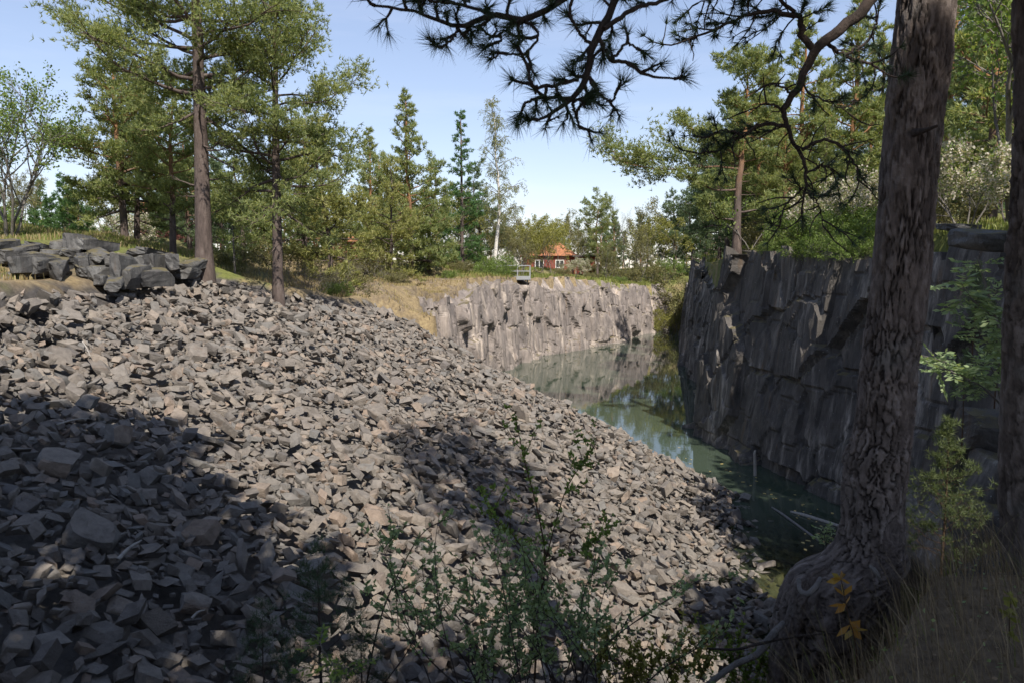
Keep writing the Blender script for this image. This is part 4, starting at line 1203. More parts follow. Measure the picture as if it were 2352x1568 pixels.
# right-hand plateau
pR1 = proto(pine(60, 8.7, 0.21, 0.42, 2.3, 28, 'flat', 0.2, 0.042, 6, 1.7, (0.1, 0.2), 0.30, -2, 45, 3, 10,
                 extra_limbs=[(0.44, 3.2, 9, 6.4, True), (0.50, 3.0, 35, 3.6, True), (0.33, 3.5, 5, 2.6, True), (0.16, 3.4, 12, 2.4, True), (0.2, 0.0, 5, 2.4, True), (0.62, 0.2, 25, 2.2, True)]), M['bark_orange'], M['pine'])
PR = 'pines on the right hand cliff top'
plant('pine_tree', pR1, 1690, 38.6, 'twisted orange limbed pine at the dark cliff corner reaching left over the water', 'pine tree', PR, z=float(W(1690, 566, 38.6)[2]))
rp = [(pE, 1760, 50, 1.06, 0.3, 'narrow pine just right behind the twisted pine', None), (pF, 1835, 46, 1.05, 2.2, 'tall pointed pine seen through the hanging limb', None), (pF, 1940, 45, 1.12, 4.2, 'tall broad pointed pine left of the leaning trunk', None), (pE, 1890, 54, 1.15, 1.1, 'narrow pine in the gap between the two pointed pines', None),
      (pC, 1730, 44, 0.85, 2.6, 'bushy pine behind the cliff corner', None), (pC, 1800, 41, 0.72, 0.8, 'low bushy pine on the cliff top below the pointed pines', None), (pG, 1880, 42, 0.85, 3.0, 'low bushy pine behind the green cliff top bushes', None), (pE, 2010, 48, 1.2, 5.1, 'tall pine partly covered by the leaning trunk', None),
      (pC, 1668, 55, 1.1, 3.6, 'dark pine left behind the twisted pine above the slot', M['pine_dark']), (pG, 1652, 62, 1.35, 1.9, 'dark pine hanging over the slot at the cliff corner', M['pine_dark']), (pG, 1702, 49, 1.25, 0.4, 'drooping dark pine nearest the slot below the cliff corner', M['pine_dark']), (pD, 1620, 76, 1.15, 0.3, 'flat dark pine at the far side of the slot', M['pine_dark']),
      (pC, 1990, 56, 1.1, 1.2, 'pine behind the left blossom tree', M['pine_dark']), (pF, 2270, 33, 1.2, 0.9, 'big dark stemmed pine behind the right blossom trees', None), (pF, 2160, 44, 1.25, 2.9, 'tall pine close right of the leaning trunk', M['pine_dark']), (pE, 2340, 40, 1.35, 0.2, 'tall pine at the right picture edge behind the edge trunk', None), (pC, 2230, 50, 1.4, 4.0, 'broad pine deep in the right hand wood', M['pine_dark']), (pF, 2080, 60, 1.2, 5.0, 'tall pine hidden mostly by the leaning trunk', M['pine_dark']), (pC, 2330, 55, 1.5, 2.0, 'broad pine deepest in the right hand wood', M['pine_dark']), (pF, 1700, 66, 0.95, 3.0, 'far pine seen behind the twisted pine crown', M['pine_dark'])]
for (pr, px, d, s, rz, lab, lf) in rp:
    plant('pine_tree', pr, px, d, lab, 'pine tree', PR, rz=rz, scale=s, leaf=lf)
tBR = proto(leafy(47, 9.0, 2, 0.6, 0.15, 0.12, 12, 0.11, 0.0, 3, 4, 0.25, 0.3, tilt=0.2), M['bark_grey'], M['leaf'])
plant('broadleaf_tree', tBR, 2320, 27, 'bright green broadleaf tree high behind the edge trunk', 'tree', None, rz=1.0, scale=1.2)
for (px, d, s, rz, lab) in [(1955, 33.5, 0.92, 0.0, 'white blossoming tree left of the leaning trunk on the cliff top'), (2215, 26, 0.82, 2.0, 'white blossoming tree with pale stems just right of the leaning trunk'), (2320, 27, 0.72, 4.0, 'white blossoming tree beside the edge trunk'), (1900, 36, 0.7, 1.0, 'smaller white blossoming tree behind the cliff top bushes')]:
    plant('blossom_tree', tBl, px, d, lab, 'tree', 'white blossoming trees', rz=rz, scale=s)
plant('blossom_bush', tBl, 262, 46, 'white blossoming bush behind the small firs at the left', 'bush', None, rz=0.4, scale=0.75)
plant('sapling', proto(leafy(48, 3.2, 2, 0.7, 0.12, 0.10, 7, 0.03, 0.0, 2, 4, 0.3, 0.1), M['bark_grey'], M['leaf']), 1722, 38.3, 'thin light green sapling just right of the twisted pine trunk', 'sapling', None, z=float(W(1722, 566, 38.3)[2]))

# woods beyond, one mass
wood_wd, wood_cr = MB(), MB()
src = [pine(70, 9.5, 0.18, 0.1, 2.8, 26, 'cone', 0.62, 0.17, 4, 0.1, dead=0, sides=4, fine=False), pine(71, 8.5, 0.18, 0.12, 3.2, 24, 'oval', 0.62, 0.17, 4, 0.1, dead=0, sides=4, fine=False), pine(72, 8.0, 0.16, 0.1, 2.6, 24, 'round', 0.62, 0.17, 4, 0.1, dead=0, sides=4, fine=False)]
rw = np.random.default_rng(77)
spots = []
for k in range(46):
    spots.append((rw.uniform(-72, -14), rw.uniform(78, 125)))
for k in range(30):
    spots.append((rw.uniform(-16, 8), rw.uniform(125, 170)))
for k in range(64):
    spots.append((rw.uniform(26, 75), rw.uniform(58, 140)))
for k in range(26):
    spots.append((rw.uniform(18, 34), rw.uniform(60, 85)))
for k in range(20):
    spots.append((rw.uniform(8, 60), rw.uniform(120, 180)))
SP = np.array(spots)
inn = pit_sdf(SP[:, 0], SP[:, 1]) < -3
SPZ = ground(SP[:, 0], SP[:, 1])
for (x, y), z, ok in zip(SP, SPZ, inn):
    if not ok: continue
    wd, cr = src[rw.integers(3)]
    s = rw.uniform(0.7, 1.15) * (0.62 if (x < 12 and y > 120) else 1.0); a_ = rw.uniform(0, 6.28)
    R = np.array([[math.cos(a_), -math.sin(a_), 0], [math.sin(a_), math.cos(a_), 0], [0, 0, 1]]) * s
    for src_mb, dst in ((wd, wood_wd), (cr, wood_cr)):
        n0 = dst.n
        for V in src_mb.V: dst.V.append(V @ R.T + np.array([x, y, z - 0.1]))
        for F, m_ in src_mb.F: dst.F.append((F + n0, 0))
        dst.n += src_mb.n
both = MB()
for s_, m_ in ((wood_wd, 0), (wood_cr, 1)):
    n0 = both.n
    both.V += s_.V
    both.F += [(F + n0, m_) for F, _ in s_.F]
    both.n += s_.n
wo_ = both.build('far_woods', [M['bark_orange'], M['pine_dark']])
tag(wo_, 'dense pine woods far behind the quarry closing the view on both sides', 'woods', None, 'stuff')

# ------------------------------------------------------------------ grass on the rise, the banks and the cliff tops
def grass_field(name, pts, hgt, wdt, mat_, seed, bend=0.4, blades=4, spread=0.08):
    r = np.random.default_rng(seed)
    n = len(pts)
    P = np.repeat(pts, blades, 0); P[:, :2] += r.normal(0, spread, (len(P), 2))
    P[:, 2] = np.repeat(ground(pts[:, 0], pts[:, 1]), blades) - 0.02
    a_ = r.uniform(0, 6.28, len(P)); h = hgt * r.uniform(0.4, 1.3, len(P)); b = bend * r.uniform(0.1, 1.0, len(P)) * h
    dirx, diry = np.cos(a_), np.sin(a_); s = np.stack([-diry, dirx, 0 * a_], -1) * (wdt / 2)
    a2 = r.uniform(0, 6.28, len(P)); tip = P + np.stack([np.cos(a2) * b, np.sin(a2) * b, h], -1)
    midp = P + np.stack([np.cos(a2) * b * 0.3, np.sin(a2) * b * 0.3, h * 0.6], -1)
    V = np.stack([P - s, P + s, midp + s * 0.7, midp - s * 0.7, tip], 1).reshape(-1, 3)
    k = np.arange(len(P))[:, None] * 5
    mbx = MB(); mbx.add(V, k + np.array([[0, 1, 2, 3]])); mbx.F.append((k + np.array([[3, 2, 4]]), 0))
    o = mbx.build(name, mat_)
    return o

def scatter(n, x0, x1, y0, y1, test, seed):
    r = np.random.default_rng(seed)
    X = r.uniform(x0, x1, n); Y = r.uniform(y0, y1, n)
    m = test(X, Y)
    return np.stack([X[m], Y[m], 0 * X[m]], -1)

def on_land(x, y):
    s = pit_sdf(x, y)
    return (s < -1.5) & ((scree(x, y) > plateau(x, y) + 0.15) | (y > 40) | (x > 9.5)) & (np.abs(x) < 0.7 * y + 2)

g1 = scatter(20000, -26, -5, 18, 48, lambda x, y: on_land(x, y) & (x < -0.34 * y) & (fbm(x * .5, y * .5, 4, 3) + 0.06 * (y - 25) > 0.0), 1)
tag(grass_field('meadow_grass', g1, 0.17, 0.035, M['grass_green'], 1), 'short green grass on the rise at the left behind the rubble', 'grass', None, 'stuff')
g2 = scatter(22000, -22, 5, 16, 75, lambda x, y: on_land(x, y) & (fbm(x * .4, y * .4, 14, 3) > -0.25), 2)
tag(grass_field('dry_grass', g2, 0.2, 0.04, M['grass_dry'], 2), 'dry straw coloured grass on the brown slopes round the rubble', 'grass', None, 'stuff')
g3 = scatter(15000, -12, 26, 60, 118, lambda x, y: on_land(x, y) & (fbm(x * .25, y * .25, 15, 3) > -0.2), 3)
tag(grass_field('bank_grass', g3, 0.32, 0.08, M['grass_green'], 3), 'green grass above the far quarry wall round the red house', 'grass', None, 'stuff')
g4 = scatter(14000, 9, 24, 14, 48, lambda x, y: on_land(x, y), 4)
tag(grass_field('cliff_top_grass', g4, 0.24, 0.04, M['grass_green'], 4), 'green grass along the top of the dark right hand cliff', 'grass', None, 'stuff')

# ------------------------------------------------------------------ far buildings and the railing
def house(px0, px1, d, wall_h, roof_h, depth, rz, label, hip=True, annex=True):
    p0, p1 = W(px0, 632, d), W(px1, 632, d)
    c = (p0 + p1) / 2; w = abs(p1[0] - p0[0])
    z = gz(c[0], c[1]) - 0.15
    t = thing('red_house', (c[0], c[1], z), label, 'house', None, rz)
    b = MB(); n = int(w / 0.22)
    box(b, (0, 0, wall_h / 2), (w, depth, wall_h)); wl = b.build('wall', M['red_wood'], t)
    for s in (-1, 1):                                    # corner boards
        b = MB(); box(b, (s * (w / 2 - 0.05), -depth / 2 - 0.03, wall_h / 2), (0.14, 0.055, wall_h)); b.build('corner_board', M['red_wood'], t)
    e = 0.45; x, y = w / 2 + e, depth / 2 + e; hx_ = (w / 2 - depth * 0.35) if hip else w / 2 + e
    V = [[-x, -y, wall_h - .1], [x, -y, wall_h - .1], [x, y, wall_h - .1], [-x, y, wall_h - .1], [-hx_, 0, wall_h + roof_h], [hx_, 0, wall_h + roof_h]]
    b = MB(); b.add(V, [[0, 1, 5, 4], [2, 3, 4, 5]]); b.add(V, [[1, 2, 5], [3, 0, 4]]); b.add(V, [[3, 2, 1, 0]])
    rf = b.build('roof', M['roof_tile'], t)
    L = math.hypot(y, roof_h + 0.1)
    b = MB(); box(b, (-w * 0.15, 0.3, wall_h + roof_h * 0.95), (0.6, 0.6, 1.1)); b.build('chimney', M['red_wood'], rf)
    return t, w, wall_h, depth

t, w, wh, dp = house(1205, 1312, 112, 2.7, 2.2, 6.5, 0.08, 'red wooden house with an orange tiled roof beyond the far quarry wall')
def window(parent, x, y, z, w_, h_, npane):
    b = MB()
    box(b, (x, y - 0.03, z + h_ / 2 - 0.05), (w_, 0.07, 0.10)); box(b, (x, y - 0.03, z - h_ / 2 + 0.05), (w_, 0.07, 0.10))
    for k in range(npane + 1):
        box(b, (x - w_ / 2 + 0.05 + (w_ - 0.1) * k / npane, y - 0.03, z), (0.10, 0.066, h_ - 0.2))
    f = b.build('window', M['white_paint'], parent)
    for k in range(npane):
        b = MB(); box(b, (x - w_ / 2 + 0.05 + (w_ - 0.1) * (k + 0.5) / npane, y - 0.012, z), ((w_ - 0.1) / npane - 0.1, 0.02, h_ - 0.2)); b.build('pane', M['glass'], f)
for x in (-1.6, 1.2): window(t, x, -dp / 2, 1.5, 1.2, 1.1, 2)
p0, p1 = W(1314, 632, 110), W(1362, 632, 110)
c = (p0 + p1) / 2; wa = p1[0] - p0[0]; za = gz(c[0], c[1]) - 0.1
an = thing('red_shed', (c[0], c[1], za), 'low dark roofed red shed with a row of white windows right of the red house', 'shed', None, 0.08)
b = MB(); box(b, (0, 0, 1.15), (wa, 3.5, 2.3)); b.build('wall', M['red_wood'], an)
b = MB(); box(b, (0, -0.1, 2.42), (wa + 0.6, 4.3, 0.2)); b.build('roof', M['dark_roof'], an)
window(an, -wa * 0.18, -1.75, 1.75, 1.7, 0.75, 3)
p = W(418, 562, 62)
sh_ = thing('red_shed', (p[0], p[1], gz(p[0], p[1]) - 0.1), 'dark red shed with an orange tiled roof half hidden behind the left pine trunks', 'shed', None, 0.15)
b = MB(); box(b, (0, 0, 1.1), (5.0, 4, 2.2)); b.build('wall', M['dark_red'], sh_)
b = MB(); V = [[-2.9, -2.5, 2.1], [2.9, -2.5, 2.1], [2.9, 2.5, 2.1], [-2.9, 2.5, 2.1], [-2.9, 0, 3.1], [2.9, 0, 3.1]]
b.add(V, [[0, 1, 5, 4], [2, 3, 4, 5], [3, 2, 1, 0]]); b.add(V, [[1, 2, 5], [3, 0, 4]]); b.build('roof', M['roof_tile'], sh_)
window(sh_, 1.4, -2.0, 1.3, 1.1, 0.9, 2)
p = W(812, 604, 100)
s2 = thing('red_house', (p[0], p[1], gz(p[0], p[1]) - 0.1), 'red roofed house barely showing between the left pines and the mid distance pines', 'house', None, -0.1)
b = MB(); box(b, (0, 0, 1.4), (6.5, 5, 2.8)); b.build('wall', M['red_wood'], s2)
b = MB(); V = np.array([[-3.7, -3, 2.7], [3.7, -3, 2.7], [3.7, 3, 2.7], [-3.7, 3, 2.7], [-3.7, 0, 3.9], [3.7, 0, 3.9]])
b.add(V, [[0, 1, 5, 4], [2, 3, 4, 5], [3, 2, 1, 0]]); b.add(V, [[1, 2, 5], [3, 0, 4]]); b.build('roof', M['roof_tile'], s2)

# railed platform at the edge of the far cliff
pc = W(1179, 641, 74.0); pw = 78 / FPX * 74.0
pl = thing('viewing_platform', pc, 'pale metal railed platform on the far cliff edge right of the birch', 'platform')
b = MB(); box(b, (0, 0, -0.06), (pw, 1.6, 0.12)); b.build('deck', M['steel'], pl)
b = MB(); box(b, (0, -0.83, 0.10), (pw, 0.05, 0.34)); b.build('toe_board', M['steel'], pl)
for x in (-pw / 2 + .04, 0.12 * pw, pw / 2 - .04):
    b = MB(); box(b, (x, -0.78, 0.62), (0.09, 0.07, 1.24)); b.build('post', M['steel'], pl)
for z in (1.22, 0.72):
    b = MB(); box(b, (0, -0.755, z), (pw, 0.05, 0.08)); b.build('rail', M['steel'], pl)
b = MB(); box(b, (pw / 2 - .04, 0, 1.215), (0.07, 1.45, 0.07)); b.build('rail', M['steel'], pl)
b = MB(); box(b, (pw / 2 - .04, 0.74, 0.62), (0.07, 0.07, 1.24)); b.build('post', M['steel'], pl)
for s in (-1, 1):
    b = MB(); tube(b, [(s * pw * 0.4, 0.7, -2.0), (s * pw * 0.4, -0.5, -0.12)], [0.06, 0.06], 6); b.build('brace', M['steel'], pl)
b = MB()
q = W(1182, 641, 73.1)
tube(b, [(q[0], q[1], q[2]), (q[0] - 0.02, q[1] - 0.05, 4.2), (q[0] + 0.05, q[1] - 0.2, 2.2), (q[0] + 0.05, q[1] - 0.2, -0.3)], [0.11] * 4, 8)
tag(b.build('drain_pipe', M['black_pipe']), 'black pipe running down the far quarry wall below the railing', 'pipe')

# ------------------------------------------------------------------ things in the water
q = W(1733, 1092, 30.6)
b = MB(); P, R = smooth_path([(0, 0, -0.8), (0.02, 0, 0.2), (-0.02, 0, 0.9), (0.03, 0, 1.0)], [0.075, 0.07, 0.05, 0.02], 10); tube(b, P, R, 8)
o = b.build('wooden_stake', M['deadwood'], None, True, (q[0], q[1], 0.0)); tag(o, 'pale broken wooden stake standing in the water at the dark cliff foot', 'stake')
def floor_pt(px, py, z=0.02):
    r = ray(px, py); t_ = (z - EYE[2]) / r[2]; return EYE + r * t_
for (a_, b_, r_, lab) in [((1773, 1164), (1880, 1240), 0.045, 'long thin pole floating in the green water, slanting towards the trunk'), ((1816, 1174), (1950, 1214), 0.06, 'pale log floating in the water beside the leaning trunk')]:
    A, B = floor_pt(*a_), floor_pt(*b_)
    b = MB(); P, R = smooth_path([A, A * 0.7 + B * 0.3 + np.array([0, 0, .02]), B], [r_ * 0.6, r_, r_ * 0.8], 10); tube(b, P, R, 7)
    tag(b.build('floating_log', M['deadwood'] if r_ > 0.05 else M['oldwood'], None, True), lab, 'log', 'logs floating in the water')
rl = np.random.default_rng(5)
b = MB(); b.add([[-.06, 0, 0], [-.02, .035, .004], [.04, .03, .002], [.07, 0, 0], [.03, -.035, .003], [-.03, -.03, .002]], [[5, 4, 3, 2, 1, 0][::-1]])
leaf_me = b.mesh('floating_leaf', M['float_leaf'])
k = 0
while k < 64:
    px, py = rl.uniform(1560, 1950), rl.uniform(1010, 1290)
    pt = floor_pt(px, py, 0.006)
    if scree(np.array([pt[0]]), np.array([pt[1]]))[0] > -0.3 or pt[0] > 8.4 + 0.235 * (37.5 - pt[1]) - 0.5: continue
    dens_ = 1.0 if py > 1060 else 0.35
    if rl.random() > dens_: continue
    o = put('floating_leaf', leaf_me, None, [float(v) for v in pt]); o.rotation_euler = (0, 0, rl.uniform(0, 6.28)); s = rl.uniform(0.6, 1.4); o.scale = (s, s, 1)
    tag(o, 'small yellow leaf floating on the green water below the dark cliff', 'leaf', 'yellow leaves floating on the water'); k += 1

# ------------------------------------------------------------------ sticks, brush, boulders
def stick(px0, py0, px1, py1, r_, lab, m_='deadwood', lift=0.25):
    def on(px, py):
        r = ray(px, py); lo, hi = 4.0, 70.0
        for _ in range(50):
            mdd = (lo + hi) / 2; p = EYE + r * mdd / r[1]
            if p[2] > float(min(scree(np.array([p[0]]), np.array([p[1]]))[0], plateau(np.array([p[0]]), np.array([p[1]]))[0])) + lift: lo = mdd
            else: hi = mdd
        return p
    A, B = on(px0, py0), on(px1, py1)
    m1 = (A + B) / 2 + np.array([0, 0, 0.03])
    b = MB(); P, R = smooth_path([A, m1, B], [r_, r_ * 0.8, r_ * 0.4], 8); tube(b, P, R, 6)
    tag(b.build('stick', M[m_], None, True), lab, 'stick', 'sticks lying on the rubble')
stick(270, 1285, 325, 1240, 0.03, 'pale bleached stick on the shaded rubble beside the largest flat boulder')
stick(190, 785, 208, 818, 0.018, 'short white stick on the upper sunlit rubble near the left edge')
stick(130, 975, 205, 960, 0.018, 'thin pale twig on the rubble near the left edge where the shade begins')
stick(440, 1420, 470, 1400, 0.02, 'short grey stick low in the shaded rubble')
br = thing('fallen_branches', W(930, 690, 40.5), 'pile of bleached fallen branches on the brown bank above the rubble', 'branches')
r_ = np.random.default_rng(8)
for k in range(9):
    A = W(893 + r_.uniform(-8, 10), 672 + r_.uniform(-4, 8), 41.5); B = W(955 + r_.uniform(-25, 20), 712 + r_.uniform(-10, 6), 40)
    A[2] = gz(A[0], A[1]) + 0.1 + r_.uniform(0, .3); B[2] = gz(B[0], B[1]) + 0.1 + r_.uniform(0, .3)
    o_ = np.array(br.location)
    b = MB(); P, R = smooth_path([A - o_, (A + B) / 2 - o_ + r_.normal(0, .15, 3), B - o_], [0.045, 0.035, 0.012], 8); tube(b, P, R, 5); b.build('branch', M['deadwood'], br, True)

def boulder(c, s, seed, lab, m_='cliff', rz=0.0):
    V, F = rock(seed, 9, 12, 0.10)
    b = MB(); b.add(V * np.array(s), F)
    o = b.build('boulder', M[m_], None, False, [float(v) for v in c]); o.rotation_euler = (0.1, 0.05, rz)
    tag(o, lab, 'boulder', 'boulders in the right hand gully')
boulder(W(2285, 985, 12.6), (1.1, 1.0, 0.55), 901, 'large flat topped boulder on the ledge left of the edge trunk')
boulder(W(2290, 1130, 12.0), (1.0, 1.0, 1.2), 902, 'dark upright boulder below the flat topped one beside the edge trunk')
boulder(W(2215, 1080, 13.2), (1.0, 1.0, 1.6), 903, 'dark block behind the sunlit young pine top')
boulder(W(2235, 1260, 11.5), (1.5, 1.0, 1.4), 904, 'dark broken rock low in the gully right of the young pine')
boulder(W(2120, 1240, 14.0), (1.4, 1.2, 1.7), 905, 'dark rock seen behind the young pine stem')
boulder(W(2195, 523, 25.0), (1.1, 0.9, 0.25), 906, 'low grey rock in the grass below the right blossom tree', 'block')
boulder(W(2275, 556, 17.6), (1.2, 1.3, 0.5), 907, 'flat grey rock shelf at the cliff rim left of the edge trunk', 'block')

# ------------------------------------------------------------------ the near pines
def near_trunk(name, pts, d0, sides, nz_, seed, parent, loc, roots=()):
    """pts: (px centre, py, width px, depth) down the trunk."""
    P = np.array([W(p[0], p[1], p[3]) for p in pts]) - loc
    R = np.array([p[2] / 2 / FPX * p[3] * 1.0 for p in pts])
    P, R = smooth_path(P, R, nz_)
    L = np.concatenate([[0], np.cumsum(np.linalg.norm(np.diff(P, axis=0), axis=1))])
    th = np.linspace(0, 2 * np.pi, sides, endpoint=False)
    TH, LL = np.meshgrid(th, L); RR = R[:, None]
    arc = TH * 0.2
    wx_ = arc / 0.04 + 1.5 * fbm(arc * 12, LL * 5, seed, 4); wy_ = LL / 0.16 + 1.2 * fbm(arc * 10 + 5, LL * 6, seed + 1, 4)
    f1, f2, idd = worley(wx_, wy_, seed + 2)
    fur = np.exp(-((f2 - f1) / 0.10) ** 2) * np.clip(0.6 + 1.6 * fbm(arc * 6, LL * 2.5, seed + 12, 3), 0.1, 1.2)
    g1, g2, idg = worley(arc / 0.02 + fbm(arc * 20, LL * 9, seed + 15, 3), LL / 0.07 + fbm(arc * 18, LL * 10, seed + 16, 3), seed + 7)
    disp = -0.030 * fur + 0.012 * (idd - 0.5) + 0.006 * (idg - 0.5) + 0.010 * fbm(arc * 30, LL * 9, seed + 14, 3) + 0.018 * fbm(arc * 5, LL * 1.6, seed + 4, 4) + 0.03 * vnoise(TH * 0.8, LL * 1.1, seed + 6)
    disp = np.minimum(disp, 0.03)
    b = MB(); tube(b, P, R, sides, disp=disp, level=True)
    for (Pr, Rr) in roots:
        Q, q = smooth_path(np.array([W(*p) for p in Pr]) - loc, Rr, 26)
        Q, q = smooth_path(Q, q, 110)
        thr = np.linspace(0, 2 * np.pi, 44, endpoint=False); T2, L2 = np.meshgrid(thr, np.linspace(0, 1.4, 110))
        a2 = T2 * 0.1; h1, h2_, i2 = worley(a2 / 0.04 + 1.5 * fbm(a2 * 12, L2 * 5, seed + 20, 4), L2 / 0.2 + 1.2 * fbm(a2 * 10, L2 * 6, seed + 21, 4), seed + 22)
        tube(b, Q, q, 44, disp=-0.018 * np.exp(-((h2_ - h1) / 0.1) ** 2) + 0.01 * (i2 - 0.5) + 0.03 * fbm(T2 * 1.5, L2 * 5, seed + 9, 4))
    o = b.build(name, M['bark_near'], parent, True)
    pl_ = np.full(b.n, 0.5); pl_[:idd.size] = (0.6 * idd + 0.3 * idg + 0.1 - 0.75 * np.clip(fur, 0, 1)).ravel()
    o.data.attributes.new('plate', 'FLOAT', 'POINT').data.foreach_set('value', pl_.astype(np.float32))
    return o

loc = W(1900, 1420, 5.5)
mp_ = thing('leaning_pine', loc, 'big near pine with a thick rough trunk curving up from a swollen root', 'pine tree')
CT = [(2065, 2196, 0), (2036, 2158, 308), (2000, 2128, 659), (1980, 2107, 832), (1966, 2097, 986), (1944, 2090, 1052), (1938, 2080, 1140), (1934, 2078, 1200), (1922, 2078, 1250), (1888, 2077, 1287), (1822, 2056, 1323), (1785, 2025, 1394), (1770, 2010, 1466), (1762, 2000, 1560), (1755, 1995, 1640)]
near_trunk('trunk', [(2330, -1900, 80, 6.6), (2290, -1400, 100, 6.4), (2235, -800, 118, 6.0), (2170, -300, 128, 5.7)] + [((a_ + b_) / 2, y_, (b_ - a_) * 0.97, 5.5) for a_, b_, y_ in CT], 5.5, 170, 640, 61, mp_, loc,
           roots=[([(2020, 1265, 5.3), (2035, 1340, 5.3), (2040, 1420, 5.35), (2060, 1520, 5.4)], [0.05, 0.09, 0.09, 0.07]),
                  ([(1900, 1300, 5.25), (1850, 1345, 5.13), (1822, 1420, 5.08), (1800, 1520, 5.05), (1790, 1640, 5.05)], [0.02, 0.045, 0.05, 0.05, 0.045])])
def limb(mbw, pix, rad, d, n=24):
    P = np.array([W(*(p if len(p) == 3 else (p[0], p[1], d))) for p in pix])
    return smooth_path(P, rad, n)

def needle_sprays(wd, cr, P, rng_, every, twig_len, tl, tw_, kk, start=0.15, droop=0.35, fullness=1.0):
    """twigs with needle tufts along a limb path P."""
    seg = np.linalg.norm(np.diff(P, axis=0), axis=1); L = np.concatenate([[0], np.cumsum(seg)])
    n = max(1, int(L[-1] * (1 - start) / every))
    C, D = [], []
    for k in range(n + 1):
        s = L[-1] * (start + (1 - start) * (k + rng_.uniform(-.3, .3)) / max(n, 1)); s = np.clip(s, 0, L[-1])
        p = np.array([np.interp(s, L, P[:, q]) for q in range(3)])
        i = min(np.searchsorted(L, s), len(P) - 1); i = max(i, 1); dl = unit(P[i] - P[i - 1])
        e = unit(dl * 0.5 + unit(np.cross(dl, rng_.normal(size=3))) * 0.9 - UP * droop * rng_.uniform(0, 1)) if k < n else dl
        ln = twig_len * rng_.uniform(0.4, 1.2); tw = [p]
        for z in range(4):
            e = unit(e + rng_.normal(0, .22, 3) + UP * 0.06); tw.append(tw[-1] + e * ln / 4)
        tw = np.array(tw); tube(wd, tw, np.linspace(0.006, 0.003, 5), 4, cap=False)
        if rng_.random() < fullness:
            m = rng_.integers(2, 5)
            for s2 in np.linspace(0.45, 1.0, m):
                x = s2 * 3.999; q = int(x); C.append(tw[q] + (tw[q + 1] - tw[q]) * (x - q)); D.append(unit(tw[q + 1] - tw[q]) * 0.8)
            # a side shoot
            if rng_.random() < 0.7:
                f = unit(e + rng_.normal(0, .7, 3)); t2 = tw[2] + f * ln * 0.5; tube(wd, [tw[2], (tw[2] + t2) / 2 + rng_.normal(0, .008, 3), t2], [.004, .0035, .0025], 4, cap=False)
                C.append(t2); D.append(f)
    if C: tuft_tris(cr, np.array(C), np.array(D), tl, tw_, kk, 0.62, rng_)

# limb that hangs down from the leaning pine, in front of the far trees
rb = np.random.default_rng(90)
wd, cr = MB(), MB()
o3 = np.array(mp_.location)
LB = [([(2180, -330), (2110, -140), (2000, 0), (1940, 62), (1872, 112), (1838, 190), (1798, 252)], [0.055, 0.05, 0.036, 0.034, 0.03, 0.024, 0.02], 5.2, 0, 0),
      ([(1798, 252), (1812, 305), (1846, 375), (1850, 430), (1838, 500)], [0.018, 0.014, 0.012, 0.009, 0.005], 5.2, 0.10, 0.35),
      ([(1866, 112), (1842, 80), (1838, 42), (1770, 28), (1700, 42), (1630, 72), (1565, 98)], [0.024, 0.022, 0.018, 0.014, 0.011, 0.008, 0.005], 5.1, 0.10, 0.95),
      ([(1838, 42), (1800, 10), (1740, -30), (1680, -20), (1600, 10)], [0.014, 0.012, 0.010, 0.007, 0.004], 5.1, 0.10, 0.95),
      ([(1890, 95), (1940, 128), (2000, 150), (2045, 175)], [0.014, 0.012, 0.009, 0.005], 5.25, 0.11, 0.9),
      ([(1940, 128), (1985, 100), (2010, 60), (2015, 20)], [0.010, 0.009, 0.007, 0.005], 5.3, 0.11, 0.9),
      ([(1815, 292), (1760, 286), (1705, 310), (1650, 345), (1600, 352)], [0.013, 0.012, 0.010, 0.007, 0.004], 5.2, 0.10, 0.65),
      ([(1705, 310), (1660, 300), (1620, 318)], [0.008, 0.006, 0.004], 5.15, 0.10, 0.7),
      ([(1842, 345), (1885, 322), (1930, 335), (1965, 380), (1970, 430)], [0.012, 0.010, 0.009, 0.007, 0.004], 5.2, 0.10, 0.35),
      ([(1850, 400), (1890, 380), (1920, 395)], [0.007, 0.006, 0.004], 5.25, 0.10, 0.5),
      ([(1818, 215), (1780, 195), (1735, 212)], [0.008, 0.006, 0.003], 5.2, 0.2, 0.0),
      ([(1800, 252), (1760, 240), (1715, 256)], [0.009, 0.007, 0.003], 5.2, 0.2, 0.0),
      ([(1838, 190), (1870, 220), (1910, 235), (1950, 262)], [0.008, 0.006, 0.005, 0.003], 5.25, 0.14, 0.15),
      ([(1845, 430), (1800, 480), (1790, 520)], [0.007, 0.005, 0.003], 5.2, 0.10, 0.3), ([(1846, 440), (1880, 470), (1890, 520)], [0.007, 0.005, 0.003], 5.2, 0.10, 0.3)]
for (pix, rad, d, every, full) in LB:
    P, R = limb(wd, pix, rad, d); P = P - o3
    P[2:-1] += rb.normal(0, 0.006, P[2:-1].shape)
    tube(wd, P, R, 8)
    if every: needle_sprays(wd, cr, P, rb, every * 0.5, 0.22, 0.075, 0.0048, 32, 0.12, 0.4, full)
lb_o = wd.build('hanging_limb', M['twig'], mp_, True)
cr.build('needles', M['near_needle'], lb_o)
